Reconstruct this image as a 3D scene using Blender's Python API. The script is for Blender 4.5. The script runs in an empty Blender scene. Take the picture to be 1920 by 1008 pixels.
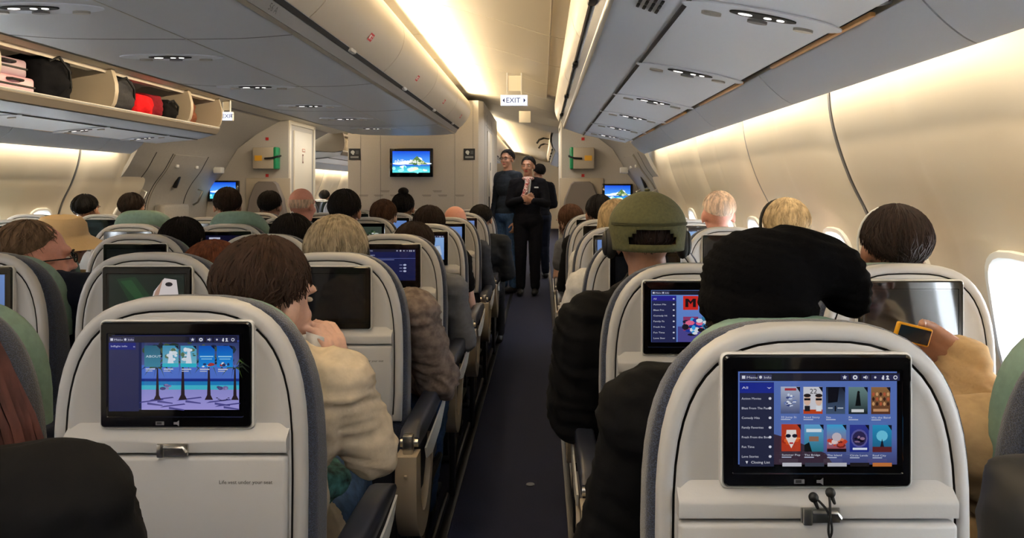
import bpy, bmesh, math, random
from mathutils import Vector, Matrix, noise
random.seed(7)
PI = math.pi
SC = bpy.context.scene
COL = SC.collection

# ------------------------------------------------------------------ camera, world, lights, exposure
EYE = 1.285                      # camera height above the cabin floor
F = 1308.0                       # focal length in pixels of the 1920-wide frame
VX, VY = 1016.0, 352.0           # vanishing point of the cabin axis
cam = bpy.data.cameras.new('camera'); cam_o = bpy.data.objects.new('camera', cam); COL.objects.link(cam_o)
cam_o.location = (0, 0, EYE); cam_o.rotation_euler = (PI/2, 0, 0)
cam.sensor_width = 36; cam.lens = 36*F/1920
cam.shift_x = (960-VX)/1920; cam.shift_y = -(504-VY)/1920
cam.clip_start = 0.02; cam.clip_end = 80
SC.camera = cam_o
SC.view_settings.view_transform = 'Standard'; SC.view_settings.look = 'None'
SC.view_settings.gamma = 1; SC.view_settings.exposure = 0.0
SC.view_settings.use_curve_mapping = False
W = bpy.data.worlds.new('daylight'); SC.world = W; W.use_nodes = True
W.node_tree.nodes['Background'].inputs[0].default_value = (0.84, 0.92, 1.0, 1)
W.node_tree.nodes['Background'].inputs[1].default_value = 32.0
CX = -1.373                      # cabin centre line

def strip(x, z, y0, y1, wid, power, col, dirv):
    l = bpy.data.lights.new('strip_light', 'AREA'); l.shape = 'RECTANGLE'
    l.size = wid; l.size_y = y1-y0; l.energy = power*(y1-y0); l.color = col
    o = bpy.data.objects.new('strip_light', l); COL.objects.link(o)
    o.location = (x, (y0+y1)/2, EYE+z)
    zax = -Vector(dirv).normalized(); yax = Vector((0, 1, 0)); xax = yax.cross(zax)
    o.rotation_euler = Matrix((xax, yax, zax)).transposed().to_euler()
    return o
WARM = (1.0, 0.80, 0.52); WHT = (1.0, 0.97, 0.93); COOL = (0.90, 0.95, 1.0)
for s in (1, -1):
    # trough lamps along the top of the centre bins, shining over both aisle ceilings
    strip(CX+s*0.60, 0.95, -1.4, 7.6, 0.05, 11, WARM, (s*0.80, 0, 0.42))
    # cove lamps above the side wall panels
    strip(CX+s*(1.373+0.935), 0.385, -1.4, 6.15, 0.05, 10 if s > 0 else 15, (1.0, 0.85, 0.62), (s*0.20, 0, -0.95))
    strip(CX+s*(1.373+0.935), 0.385, 10.2, 18, 0.05, 9, WARM, (s*0.20, 0, -0.95))
    # forward cabin ceiling lamps
    strip(CX+s*0.60, 0.95, 10.2, 20, 0.05, 9, WARM, (s*0.80, 0, 0.42))
# added fill lights over the two aisles and the door area, no panels modelled
for s in (1, -1):
    for y0, y1, p in ((-1.4, 0.6, 7), (7.3, 9.6, 5)):
        strip(CX+s*1.15, 0.80, y0, y1, 0.22, p, WHT, (0, 0, -1))

def srgb(r, g, b):
    f = lambda c: (c/255/12.92) if c/255 <= 0.04045 else ((c/255+0.055)/1.055)**2.4
    return (f(r), f(g), f(b), 1)
MATS = {}
def mat(name, rgb, rough=0.5, metal=0.0, bump=None, vary=0.0, scale=20, spec=0.5, sheen=0, stretch=None, coat=0):
    if name in MATS: return MATS[name]
    m = bpy.data.materials.new(name); m.use_nodes = True; MATS[name] = m
    nt = m.node_tree; b = nt.nodes['Principled BSDF']
    c = srgb(*rgb)
    b.inputs['Base Color'].default_value = c; b.inputs['Roughness'].default_value = rough
    b.inputs['Metallic'].default_value = metal; b.inputs['Specular IOR Level'].default_value = spec
    if sheen: b.inputs['Sheen Weight'].default_value = sheen
    if coat: b.inputs['Coat Weight'].default_value = coat; b.inputs['Coat Roughness'].default_value = 0.03
    tc = nt.nodes.new('ShaderNodeTexCoord'); mp = nt.nodes.new('ShaderNodeMapping')
    nt.links.new(tc.outputs['Object'], mp.inputs[0])
    if stretch: mp.inputs['Scale'].default_value = stretch
    n = nt.nodes.new('ShaderNodeTexNoise'); n.inputs['Scale'].default_value = scale; n.inputs['Detail'].default_value = 4
    nt.links.new(mp.outputs[0], n.inputs['Vector'])
    if vary:
        r = nt.nodes.new('ShaderNodeValToRGB')
        r.color_ramp.elements[0].position = 0.35; r.color_ramp.elements[1].position = 0.65
        r.color_ramp.elements[0].color = tuple(x*(1-vary) for x in c[:3])+(1,)
        r.color_ramp.elements[1].color = tuple(min(1, x*(1+vary)) for x in c[:3])+(1,)
        nt.links.new(n.outputs[0], r.inputs[0]); nt.links.new(r.outputs[0], b.inputs['Base Color'])
    if bump:
        bp = nt.nodes.new('ShaderNodeBump'); bp.inputs['Strength'].default_value = bump; bp.inputs['Distance'].default_value = 0.004
        nt.links.new(n.outputs[0], bp.inputs['Height']); nt.links.new(bp.outputs[0], b.inputs['Normal'])
    return m
def emit(name, rgb, s):
    if name in MATS: return MATS[name]
    m = bpy.data.materials.new(name); m.use_nodes = True; MATS[name] = m
    nt = m.node_tree; nt.nodes.clear()
    e = nt.nodes.new('ShaderNodeEmission'); o = nt.nodes.new('ShaderNodeOutputMaterial')
    e.inputs[0].default_value = srgb(*rgb); e.inputs[1].default_value = s
    nt.links.new(e.outputs[0], o.inputs[0]); return m
def weave(name, c1, c2, scale):
    m = mat(name, c1, 0.9, sheen=0.3); nt = m.node_tree; b = nt.nodes['Principled BSDF']
    tc = nt.nodes.new('ShaderNodeTexCoord')
    v = nt.nodes.new('ShaderNodeTexVoronoi'); v.inputs['Scale'].default_value = scale
    mp = nt.nodes.new('ShaderNodeMapping'); mp.inputs['Scale'].default_value = (1, 0.6, 2.0); mp.inputs['Rotation'].default_value = (0.5, 0.6, 0.5)
    nt.links.new(tc.outputs['Object'], mp.inputs[0]); nt.links.new(mp.outputs[0], v.inputs['Vector'])
    r = nt.nodes.new('ShaderNodeValToRGB'); r.color_ramp.elements[0].color = srgb(*c1); r.color_ramp.elements[1].color = srgb(*c2)
    r.color_ramp.elements[0].position = 0.3; r.color_ramp.elements[1].position = 0.7
    nt.links.new(v.outputs['Distance'], r.inputs[0]); nt.links.new(r.outputs[0], b.inputs['Base Color'])
    bp = nt.nodes.new('ShaderNodeBump'); bp.inputs['Strength'].default_value = 0.5; bp.inputs['Distance'].default_value = 0.002
    nt.links.new(v.outputs['Distance'], bp.inputs['Height']); nt.links.new(bp.outputs[0], b.inputs['Normal'])
    return m
# picture material: colours of what a screen or a print shows
def picmat(name, strength, paper=False):
    m = bpy.data.materials.new(name); m.use_nodes = True; MATS[name] = m; nt = m.node_tree; b = nt.nodes['Principled BSDF']
    a = nt.nodes.new('ShaderNodeVertexColor'); a.layer_name = 'ink'
    if paper:
        nt.links.new(a.outputs[0], b.inputs['Base Color']); b.inputs['Roughness'].default_value = 0.5
    else:
        b.inputs['Base Color'].default_value = (0.004, 0.004, 0.005, 1); b.inputs['Roughness'].default_value = 0.06
        nt.links.new(a.outputs[0], b.inputs['Emission Color']); b.inputs['Emission Strength'].default_value = strength
    return m
M_SCR = picmat('lit_display', 0.72); M_INK = picmat('print', 0, True); M_MON = picmat('lit_monitor', 1.25)

M = dict(
 shell=mat('shell_plastic', (184, 184, 184), 0.42, scale=300, bump=0.04),
 groove=mat('dark_gap', (22, 20, 20), 0.7),
 tweed=weave('grey_tweed', (20, 24, 34), (56, 66, 90), 420),
 teal=mat('teal_leatherette', (112, 142, 132), 0.6, bump=0.2, scale=60, vary=0.08),
 teal_shaded=mat('shaded_teal_leatherette', (52, 88, 88), 0.6, bump=0.2, scale=60, vary=0.08),  # unused darker copy of the teal, shade put into its colour
 navy=mat('navy_fabric', (24, 28, 42), 0.85, bump=0.3, scale=150),
 navyplastic=mat('navy_plastic', (38, 42, 56), 0.4),
 beige=mat('beige_plastic', (172, 160, 142), 0.4),
 pale=mat('pale_plastic', (214, 214, 212), 0.35),
 chrome=mat('brushed_metal', (190, 188, 182), 0.3, 1.0, bump=0.05, scale=200),
 bezel=mat('black_gloss_bezel', (6, 6, 8), 0.07, coat=0.3),
 glassoff=mat('dark_glass', (5, 6, 7), 0.05),
 steel=mat('dark_steel', (60, 60, 62), 0.4, 0.8),
 carpet=mat('blue_carpet', (12, 20, 52), 0.95, bump=0.6, scale=420, vary=0.35),
 bin=mat('bin_grey', (218, 224, 234), 0.38, scale=250, bump=0.04),
 binband=mat('bin_band_grey', (112, 112, 114), 0.35),
 binc=mat('centre_bin_grey', (196, 200, 206), 0.38, scale=250, bump=0.04),
 psu=mat('psu_grey', (226, 232, 242), 0.4),
 doorw=mat('bin_door_cream', (200, 190, 174), 0.35, scale=200, bump=0.03),
 ceil=mat('ceiling_cream', (226, 216, 196), 0.5, scale=100, bump=0.02),
 wall=mat('side_panel_cream', (214, 203, 184), 0.5, scale=120, bump=0.03),
 bulk=mat('bulkhead_grey', (178, 172, 164), 0.5, scale=90, vary=0.03),
 doorgrey=mat('door_panel_grey', (160, 156, 150), 0.5, scale=40, vary=0.03),
 black=mat('matt_black', (14, 14, 15), 0.6),
 white=mat('white_trim', (225, 224, 220), 0.4),
 red=mat('red_print', (190, 40, 40), 0.5),
)

# ------------------------------------------------------------------ mesh helpers
class MB:
    def __init__(s): s.bm = bmesh.new(); s.mi = 0
    def face(s, vs, mi=None):
        try:
            f = s.bm.faces.new(vs); f.material_index = s.mi if mi is None else mi; return f
        except ValueError: return None
    def box(s, c, d, bev=0.0, rot=None, seg=2):
        t = bmesh.new(); bmesh.ops.create_cube(t, size=1)
        bmesh.ops.scale(t, vec=d, verts=t.verts)
        if bev: bmesh.ops.bevel(t, geom=t.edges[:], offset=bev, segments=seg, affect='EDGES', profile=0.5)
        if rot is not None: bmesh.ops.transform(t, matrix=rot, verts=t.verts)
        bmesh.ops.translate(t, vec=c, verts=t.verts); s.merge(t); return s
    def merge(s, t, mi=None):
        mp = {}
        for v in t.verts: mp[v] = s.bm.verts.new(v.co)
        for f in t.faces: s.face([mp[v] for v in f.verts], mi)
        t.free()
    def loft(s, rings, cap=True, closed=True, mis=None):
        R = [[s.bm.verts.new(p) for p in r] for r in rings]
        n = len(R[0])
        for k in range(len(R)-1):
            for i in range(n if closed else n-1):
                j = (i+1) % n
                s.face([R[k][i], R[k][j], R[k+1][j], R[k+1][i]], None if mis is None else mis[k])
        if cap and closed:
            s.face(R[0][::-1], None if mis is None else mis[0]); s.face(R[-1], None if mis is None else mis[-1])
        return s
    def prism(s, pts, axis, a, b):
        """closed outline of 2D points extruded along axis ('x': pts=(y,z); 'y': pts=(x,z); 'z': pts=(x,y))"""
        def mk(p, t): return {'x': (t, p[0], p[1]), 'y': (p[0], t, p[1]), 'z': (p[0], p[1], t)}[axis]
        return s.loft([[mk(p, a) for p in pts], [mk(p, b) for p in pts]])
    def tube(s, pts, r, n=8, cap=True):
        pts = [Vector(p) for p in pts]; rr = r if isinstance(r, (list, tuple)) else [r]*len(pts)
        rings = []; up = None
        for i, p in enumerate(pts):
            d = (pts[min(i+1, len(pts)-1)]-pts[max(i-1, 0)])
            if d.length < 1e-9: d = Vector((0, 0, 1))
            d.normalize()
            if up is None: up = Vector((0, 0, 1)) if abs(d.z) < 0.9 else Vector((1, 0, 0))
            u = d.cross(up)
            if u.length < 1e-6: u = d.orthogonal()
            u.normalize(); w = u.cross(d); up = w
            rings.append([p+(u*math.cos(2*PI*k/n)+w*math.sin(2*PI*k/n))*rr[i] for k in range(n)])
        return s.loft(rings, cap)
    def capsule(s, p0, p1, r0, r1, n=12):
        p0, p1 = Vector(p0), Vector(p1); d = p1-p0; L = d.length
        d = d/L if L > 1e-6 else Vector((0, 0, 1)); u = d.orthogonal().normalized(); w = d.cross(u)
        rings = []
        for a in (-85, -60, -35, 0): rings.append((p0+d*r0*math.sin(math.radians(a)), r0*math.cos(math.radians(a))))
        for a in (0, 35, 60, 85): rings.append((p1+d*r1*math.sin(math.radians(a)), r1*math.cos(math.radians(a))))
        return s.loft([[c+(u*math.cos(2*PI*k/n)+w*math.sin(2*PI*k/n))*r for k in range(n)] for c, r in rings])
    def ell(s, c, r, m=None, u=16, v=10):
        t = bmesh.new(); bmesh.ops.create_uvsphere(t, u_segments=u, v_segments=v, radius=1)
        bmesh.ops.scale(t, vec=r, verts=t.verts)
        if m is not None: bmesh.ops.transform(t, matrix=m, verts=t.verts)
        bmesh.ops.translate(t, vec=c, verts=t.verts); s.merge(t); return s
    def oval(s, c, rx, ry, h, n=20, axis='z'):
        pts = [(c[0]+rx*math.cos(2*PI*k/n), c[1]+ry*math.sin(2*PI*k/n)) for k in range(n)]
        return s.prism(pts, 'z', c[2], c[2]+h)
    def mirror_x(s, cx):
        t = s.bm.copy(); mp = {}
        for v in t.verts: mp[v] = s.bm.verts.new((2*cx-v.co.x, v.co.y, v.co.z))
        for f in t.faces: s.face([mp[v] for v in f.verts][::-1], f.material_index)
        t.free(); return s
    def mesh(s, name, mats, smooth=True, ang=40):
        bmesh.ops.recalc_face_normals(s.bm, faces=s.bm.faces)
        for f in s.bm.faces: f.smooth = smooth
        if smooth:
            a = math.radians(ang)
            for e in s.bm.edges:
                if len(e.link_faces) == 2 and e.calc_face_angle(0) > a: e.smooth = False
        me = bpy.data.meshes.new(name); s.bm.to_mesh(me); s.bm.free()
        for m in (mats if isinstance(mats, (list, tuple)) else [mats]): me.materials.append(m)
        return me
    def build(s, name, mats, parent=None, smooth=True, ang=40):
        return link(name, s.mesh(name, mats, smooth, ang), parent)
def link(name, me, parent=None, loc=None):
    o = bpy.data.objects.new(name, me); COL.objects.link(o)
    if parent: o.parent = parent
    if loc: o.location = loc
    return o
def tag(o, label=None, cat=None, group=None, kind=None):
    if label: o['label'] = label
    if cat: o['category'] = cat
    if group: o['group'] = group
    if kind: o['kind'] = kind
    return o
def thing(name, label, cat, loc=(0, 0, 0), rz=0, group=None):
    o = bpy.data.objects.new(name, None); COL.objects.link(o); o.location = loc; o.rotation_euler = (0, 0, rz)
    o.empty_display_size = 0.1
    return tag(o, label, cat, group)
def struct(o): o['kind'] = 'structure'; return o
def kids(o): return [c for c in bpy.data.objects if c.parent == o]
def copy_tree(o, parent=None):
    c = o.copy(); COL.objects.link(c)
    if parent: c.parent = parent
    for ch in KIDS.get(o.name, kids(o)): copy_tree(ch, c)
    return c
KIDS = {}
def sheet(pts, t):
    """closed outline around an open curve of (x,z) points, t thick to its left"""
    out = []
    for i, p in enumerate(pts):
        a = Vector(pts[max(i-1, 0)]); b = Vector(pts[min(i+1, len(pts)-1)]); d = (b-a).normalized()
        out.append((p[0]-d.y*t, p[1]+d.x*t))
    return list(pts)+out[::-1]
def smoothc(pts, n=4):
    """Catmull-Rom through 2D points"""
    P = [Vector(p) for p in pts]; o = []
    for i in range(len(P)-1):
        a, b, c, d = P[max(i-1, 0)], P[i], P[i+1], P[min(i+2, len(P)-1)]
        for k in range(n):
            t = k/n
            o.append(tuple(0.5*((2*b)+(c-a)*t+(2*a-5*b+4*c-d)*t*t+(3*b-a-3*c+d)*t**3)))
    o.append(tuple(P[-1])); return o
def px(x, y, d): return Vector(((x-VX)*d/F, d, EYE-(y-VY)*d/F))
DG = None
def text_mesh(s, size):
    cu = bpy.data.curves.new('t', 'FONT'); cu.body = s; cu.size = size; cu.align_x = 'LEFT'; cu.resolution_u = 2
    o = bpy.data.objects.new('t', cu); COL.objects.link(o)
    bpy.context.view_layer.update()
    me = bpy.data.meshes.new_from_object(o.evaluated_get(bpy.context.evaluated_depsgraph_get()))
    vs = [(v.co.x, v.co.y) for v in me.vertices]; fs = [tuple(p.vertices) for p in me.polygons]
    bpy.data.objects.remove(o); bpy.data.curves.remove(cu); bpy.data.meshes.remove(me)
    return vs, fs
class Pic:
    """flat picture of coloured shapes; x right, z up, facing -y"""
    def __init__(s): s.v = []; s.f = []; s.c = []; s.k = 0
    def poly(s, pts, col, cols=None, step=True):
        if step: s.k += 1
        b = len(s.v); s.v += [(p[0], -0.00004*s.k, p[1]) for p in pts]
        s.f.append(tuple(range(b, b+len(pts)))); s.c.append([srgb(*c) for c in cols] if cols else [srgb(*col)]*len(pts)); return s
    def rect(s, x0, z0, x1, z1, col, top=None):
        return s.poly([(x0, z0), (x1, z0), (x1, z1), (x0, z1)], col, [col, col, top, top] if top else None)
    def oval(s, x, z, rx, rz, col, n=14, a0=0, a1=2*PI):
        return s.poly([(x+rx*math.cos(a0+(a1-a0)*k/n), z+rz*math.sin(a0+(a1-a0)*k/n)) for k in range(n)], col)
    def text(s, str_, x, z, size, col, squeeze=1.0):
        vs, fs = text_mesh(str_, size); s.k += 1; b = len(s.v)
        s.v += [(x+p[0]*squeeze, -0.00004*s.k, z+p[1]) for p in vs]
        for f in fs: s.f.append(tuple(b+i for i in f)); s.c.append([srgb(*col)]*len(f))
        return s
    def blob(s, x, z, r, n, cols, sx=1, sz=1, size=0.3):
        rnd = random.Random(int(x*9999)+n)
        for i in range(n):
            a = rnd.random()*2*PI; q = r*math.sqrt(rnd.random()); k = r*size*(0.5+rnd.random())
            s.oval(x+q*math.cos(a)*sx, z+q*math.sin(a)*sz, k*(0.6+rnd.random()), k*(0.6+rnd.random()), cols[i % len(cols)], 7)
        return s
    def mesh(s, name, m, scale=(1, 1), off=(0, 0)):
        me = bpy.data.meshes.new(name)
        me.from_pydata([((p[0]-off[0])*scale[0], p[1], (p[2]-off[1])*scale[1]) for p in s.v], [], s.f)
        a = me.color_attributes.new('ink', 'FLOAT_COLOR', 'CORNER'); i = 0
        for c in s.c:
            for q in c: a.data[i].color = q; i += 1
        me.materials.append(m); return me
# ------------------------------------------------------------------ cabin shell
WALLP = [(1.0, .41), (1.006, .29), (1.030, .174), (1.081, .03), (1.155, -.124), (1.20, -.29), (1.232, -.5), (1.24, -.9), (1.22, -1.285)]
def pr(p, s):      # profile point (x from the aisle-side frame, z from the eye) to cabin side s (+1 right, -1 left)
    return (p[0] if s > 0 else 2*CX-p[0], EYE+p[1])
def wall_x(z):
    for a, b in zip(WALLP, WALLP[1:]):
        if a[1] >= z-EYE >= b[1]: return a[0]+(b[0]-a[0])*(a[1]-z+EYE)/(a[1]-b[1])
    return 1.24

fl = MB(); fl.box((CX, 10.0, -0.02), (5.7, 24.0, 0.04)); struct(fl.build('floor', M['carpet']))
# side wall panels: one mesh with two real window openings, copied along the cabin
PW = 1.067
def win_outline(yc, ry=.115, rz=.165, n=28, e=3.2):
    return [(yc+ry*math.copysign(abs(math.cos(2*PI*k/n))**(2/e), math.cos(2*PI*k/n)),
             EYE-.35+rz*math.copysign(abs(math.sin(2*PI*k/n))**(2/e), math.sin(2*PI*k/n))) for k in range(n)]
def wall_panel_mesh(s, windows=True):
    prof = [pr(p, s) for p in smoothc(WALLP, 5)]
    def q(y): return 0.0
    ys = [0.010, .02, .04, .06, .08] + [.10+i*.05 for i in range(8)] + [.50, .5335, .567] + [.62+i*.05 for i in range(8)] + [PW-.08, PW-.06, PW-.04, PW-.02, PW-.014]
    ys = sorted(set(ys))
    def dep(y):   # soft relief: edge lips and the faint crease between two windows
        e = min(y, PW-y); r = 0.045*max(0, 1-e/.16)**2
        c = abs(y-PW/2); r += 0.010*max(0, 1-c/.05)
        return r
    b = MB()
    ring = lambda off: [[(x+s*(dep(y)+off), y, z) for (x, z) in prof] for y in ys]
    A, B = ring(0), ring(.03)
    VA = [[b.bm.verts.new(p) for p in r] for r in A]; VB = [[b.bm.verts.new(p) for p in r] for r in B]
    n = len(prof); m = len(ys)
    for i in range(m-1):
        for j in range(n-1):
            b.face([VA[i][j], VA[i+1][j], VA[i+1][j+1], VA[i][j+1]]); b.face([VB[i][j], VB[i][j+1], VB[i+1][j+1], VB[i+1][j]])
        b.face([VA[i][0], VB[i][0], VB[i+1][0], VA[i+1][0]]); b.face([VA[i][-1], VA[i+1][-1], VB[i+1][-1], VB[i][-1]])
    for j in range(n-1):
        b.face([VA[0][j], VA[0][j+1], VB[0][j+1], VB[0][j]], 1); b.face([VA[-1][j], VB[-1][j], VB[-1][j+1], VA[-1][j+1]], 1)
    me = b.mesh('wall_panel', [M['wall'], M['groove']], ang=50)
    if windows:
        o = link('wp', me)
        c = MB()
        for yc in (.267, .80):
            a = [(1.0*s if s > 0 else 2*CX-1.0, y, z) for y, z in win_outline(yc)]
            d = [(1.5 if s > 0 else 2*CX-1.5, y, z) for y, z in win_outline(yc)]
            c.loft([a, d])
        cu = link('cu', c.mesh('cut', M['wall']))
        md = o.modifiers.new('b', 'BOOLEAN'); md.object = cu; md.operation = 'DIFFERENCE'; md.solver = 'EXACT'
        bpy.context.view_layer.update()
        me2 = bpy.data.meshes.new_from_object(o.evaluated_get(bpy.context.evaluated_depsgraph_get()))
        bpy.data.objects.remove(o); bpy.data.objects.remove(cu)
        me = me2; me.name = 'wall_panel'
    return me
def window_meshes(s):
    out = []
    X = lambda y, z, o: (wall_x(z)+o) if s > 0 else 2*CX-(wall_x(z)+o)
    b = MB()      # moulded surround ring
    def ring(ry, rz, off): return [(X(y, z, off), y, z) for y, z in win_outline(0, ry, rz)]
    b.loft([ring(.140, .195, .004), ring(.136, .190, -.008), ring(.122, .175, -.010), ring(.112, .160, .004), ring(.095, .142, .045), ring(.093, .140, .06), ring(.14, .195, .06)], cap=False)
    fr = b.mesh('window_frame', M['white'])
    b = MB(); b.loft([ring(.094, .141, .052), ring(.094, .141, .056)])
    gl = b.mesh('pane', MATS['window_glass'])
    b = MB()
    zt = EYE-.35
    pts = [(y, z) for y, z in win_outline(0, .0945, .1415) if z >= zt+.02]; ys = sorted(pts)
    pts = [(y, z) for y, z in pts]
    b.prism([(y, z) for y, z in pts], 'x', 0, .004)
    for v in b.bm.verts: v.co.x = X(v.co.y, v.co.z, .046) + v.co.x
    return fr, gl
g = bpy.data.materials.new('window_glass'); g.use_nodes = True; MATS['window_glass'] = g
nt = g.node_tree; nt.nodes.clear()
_o = nt.nodes.new('ShaderNodeOutputMaterial'); _t = nt.nodes.new('ShaderNodeBsdfTransparent'); _g = nt.nodes.new('ShaderNodeBsdfGlossy'); _m = nt.nodes.new('ShaderNodeMixShader')
_m.inputs[0].default_value = .08; _g.inputs['Roughness'].default_value = .05
nt.links.new(_t.outputs[0], _m.inputs[1]); nt.links.new(_g.outputs[0], _m.inputs[2]); nt.links.new(_m.outputs[0], _o.inputs[0])
wn = 0
for s, side in ((1, 'right'), (-1, 'left')):
    wp = wall_panel_mesh(s); fr, gl = window_meshes(s)
    starts = [1.46+PW*k for k in range(-3, 5)] + [10.0+PW*k for k in range(8)]
    for y in starts:
        if y+PW < -1.45: continue
        o = struct(link('wall_'+side, wp, loc=(0, y, 0)))
        for yc in (.267, .80):
            wn += 1
            f = struct(link('window_%d' % wn, fr, loc=(0, y+yc, 0)))
            p = link('pane', gl, f)
    # dark backing in the seams between panels and under the floor edge
    b = MB(); prof = [pr(p, s) for p in smoothc([(a+.052, c) for a, c in WALLP], 3)]
    for y in starts[1:] + [starts[7]+PW]:
        b.prism(sheet(prof, .004*(-s)), 'y', y-.03, y+.03)
    struct(b.build('trim_'+side, M['groove']))
    b = MB(); prof = [pr(p, s) for p in smoothc([(a+.034, c) for a, c in WALLP], 3)]
    for y in starts[1:] + [starts[7]+PW]:
        b.prism(sheet(prof, .008*s), 'y', y-.0075, y+.0075)
    struct(b.build('trim_'+side, M['binband']))

# door zone walls 5.73 .. 8.2 both sides, running up into the ceiling
DOORP = [(.30, .80), (.62, .62), (.83, .46), (.93, .30), (1.0, .174), (1.105, .03), (1.175, -.124), (1.20, -.29), (1.21, -.5), (1.215, -.9), (1.2, -1.285)]
dn = 0
for s, side in ((1, 'right'), (-1, 'left')):
    prof = [pr(p, s) for p in smoothc(DOORP, 5)]
    b = MB(); b.prism(sheet(prof, .03*(s)), 'y', 6.30, 10.02); struct(b.build('wall_'+side, M['doorgrey']))
    # the cabin door proper, a curved slab with window, handle and slide cover
    dn += 1
    sub = [p for p in smoothc([(a-.012, c) for a, c in DOORP], 5) if p[1] < .33]
    b = MB(); b.prism(sheet([pr(p, s) for p in sub], .012*s), 'y', 6.95, 7.62); d = struct(b.build('door_%d' % dn, M['doorgrey']))
    xx = lambda z, o=0: (pr((0, 0), s)[0]*0 + (([pr((a+(c-a)*((bz-z)/(bz-dz)) - .02 - o, 0), s)[0] for (a, bz), (c, dz) in zip(DOORP, DOORP[1:]) if bz >= z >= dz] or [0])[0]))
    b = MB(); b.box((xx(.06), 7.28, EYE+.06), (.03, .05, .13), .008, Matrix.Rotation(-.35*s, 4, 'Y')); b.build('door_handle', M['steel'], d)
    b = MB(); b.box((xx(-.12, .03), 7.3, EYE-.42), (.12, .5, .5), .03); b.build('slide_cover', M['doorgrey'], d)
    b = MB()
    for z in (.22, ):
        for y in (7.08, 7.48): b.box((xx(z), y, EYE+z), (.02, .05, .03), .005)
    b.build('latch_cap', M['white'], d)
    b = MB()
    for y in (6.62, 6.92, 7.65): b.prism(sheet([pr(p, s) for p in smoothc([(a-.002, c) for a, c in DOORP], 4) if p[1] < .35], .004*s), 'y', y-.006, y+.006)
    struct(b.build('trim_'+side, M['groove']))
    # assist handles
    for y in (6.72, 7.82):
        z0 = -.02
        h = tag(MB().tube([(xx(z0, 0), y, EYE+z0), (xx(z0, .05), y, EYE+z0-.02), (xx(z0-.14, .05), y, EYE+z0-.14), (xx(z0-.16, 0), y, EYE+z0-.17)], .011).build('grab_handle', M['chrome']),
                'metal grab handle on the %s cabin wall, %s the exit door' % (side, 'just before' if y < 7 else 'just past'), 'handle', 'grab handles')
    # small lamp housing by the door
    z = .20
    t = tag(MB().box((xx(z, .03), 7.95, EYE+z), (.09, .10, .07), .012).build('door_lamp', M['white']), 'small square lamp housing high on the %s wall beyond the exit door' % side, 'lamp', 'door lamps')

# ceilings
CP = [(-1.3730, 1.00), (-1.15, 1.00), (-.92, 1.03), (-.72, 1.03), (-.5, .985), (-.2, .90), (.05, .825), (.20, .80), (.32, .79)]
b = MB()
for s in (1, -1):
    prof = [pr(p, s) for p in smoothc(CP, 4)]
    y = -1.6
    while y < 22:
        b.prism(sheet(prof, .02*s), 'y', y+.005, min(22, y+.9)-.005); y += .9
struct(b.build('ceiling', M['ceil']))
b = MB()
for s in (1, -1):
    prof = [pr((p[0], p[1]+.012), s) for p in smoothc(CP, 4)]
    b.prism(sheet(prof, .006*s), 'y', -1.6, 22)
b.box((CX, 10, EYE+1.09), (5.8, 24, .02))
struct(b.build('ceiling_backing', M['binband']))
# long edge trim by the outer bins
for s in (1, -1):
    b = MB(); p = pr((.045, .822), s); b.box((p[0], 2.4, p[1]), (.008, 8.0, .012)); struct(b.build('trim_%s' % ('right' if s > 0 else 'left'), M['doorw']))
# crown shell above the outer bins, closes the cabin
for s, side in ((1, 'right'), (-1, 'left')):
    b = MB(); b.prism(sheet([pr(p, s) for p in ((.30, .80), (.34, 1.05), (.7, 1.0), (1.2, .62), (1.33, .2), (1.35, -.2), (1.33, -1.3))], .03*s), 'y', -1.6, 22)
    # keep the window belt open to daylight
    me = b.mesh('wall_'+side, M['wall']); bpy.data.meshes.remove(me)
    b = MB(); b.prism(sheet([pr(p, s) for p in ((.30, .80), (.34, 1.05), (.8, .95), (1.06, .42))], .03*s), 'y', -1.6, 22)
    b.prism(sheet([pr(p, s) for p in ((1.06, .42), (.99, .40), (.90, .405), (.80, .43))], .02*s), 'y', -1.6, 6.3)
    struct(b.build('ceiling', M['wall']))
b = MB()
for s in (1, -1): b.box((pr((1.25, 0), s)[0], 20.2, 1.2), (.06, 3.7, 2.6))
struct(b.build('wall_forward', M['wall']))
b = MB(); b.box((CX, 10.2, EYE+.955), (.60, 23.4, .12)); struct(b.build('trim_centre', M['wall']))
# end walls
b = MB(); b.box((CX, -1.65, 1.15), (5.6, .08, 2.5)); struct(b.build('wall_back', M['bulk']))
b = MB(); b.box((CX, 22.0, 1.15), (5.6, .08, 2.5)); struct(b.build('wall_front', M['wall']))

# valances between bins and side walls, with the gold light painted as a coloured strip
gold = mat('gold_light_paint', (214, 160, 96), 0.35, 0.3)
def valance(s, y0, y1, nm):
    b = MB(); prof = [pr(p, s) for p in smoothc([(.790, .410), (.792, .399), (.835, .354), (.88, .318), (.912, .302), (.918, .312)], 4)]
    y = y0
    while y < y1-.05:
        b.prism(sheet(prof, .012*s), 'y', y+.003, min(y+PW, y1)-.003); y += PW
    struct(b.build('trim_'+nm, M['bin']))
    b = MB(); b.prism(sheet([pr((p[0]+.006, p[1]+.008), s) for p in ((.792, .402), (.835, .357), (.88, .321), (.908, .306))], .006*s), 'y', y0, y1); struct(b.build('trim_'+nm, M['groove']))  # added dark backing, keeps cove light from leaking through the seams
    b = MB(); b.prism(sheet([pr(p, s) for p in ((.742, .418), (.760, .428), (.79, .424))], .01*s), 'y', y0, y1)
    struct(b.build('trim_'+nm, M['groove']))
    y = y0+.18
    b = MB()
    while y < y1-.5:
        p = pr((.778, .4085), s); b.box((p[0], y+.36, p[1]), (.016, .72, .012), .004); y += PW
    struct(b.build('trim_'+nm, gold))
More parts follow.
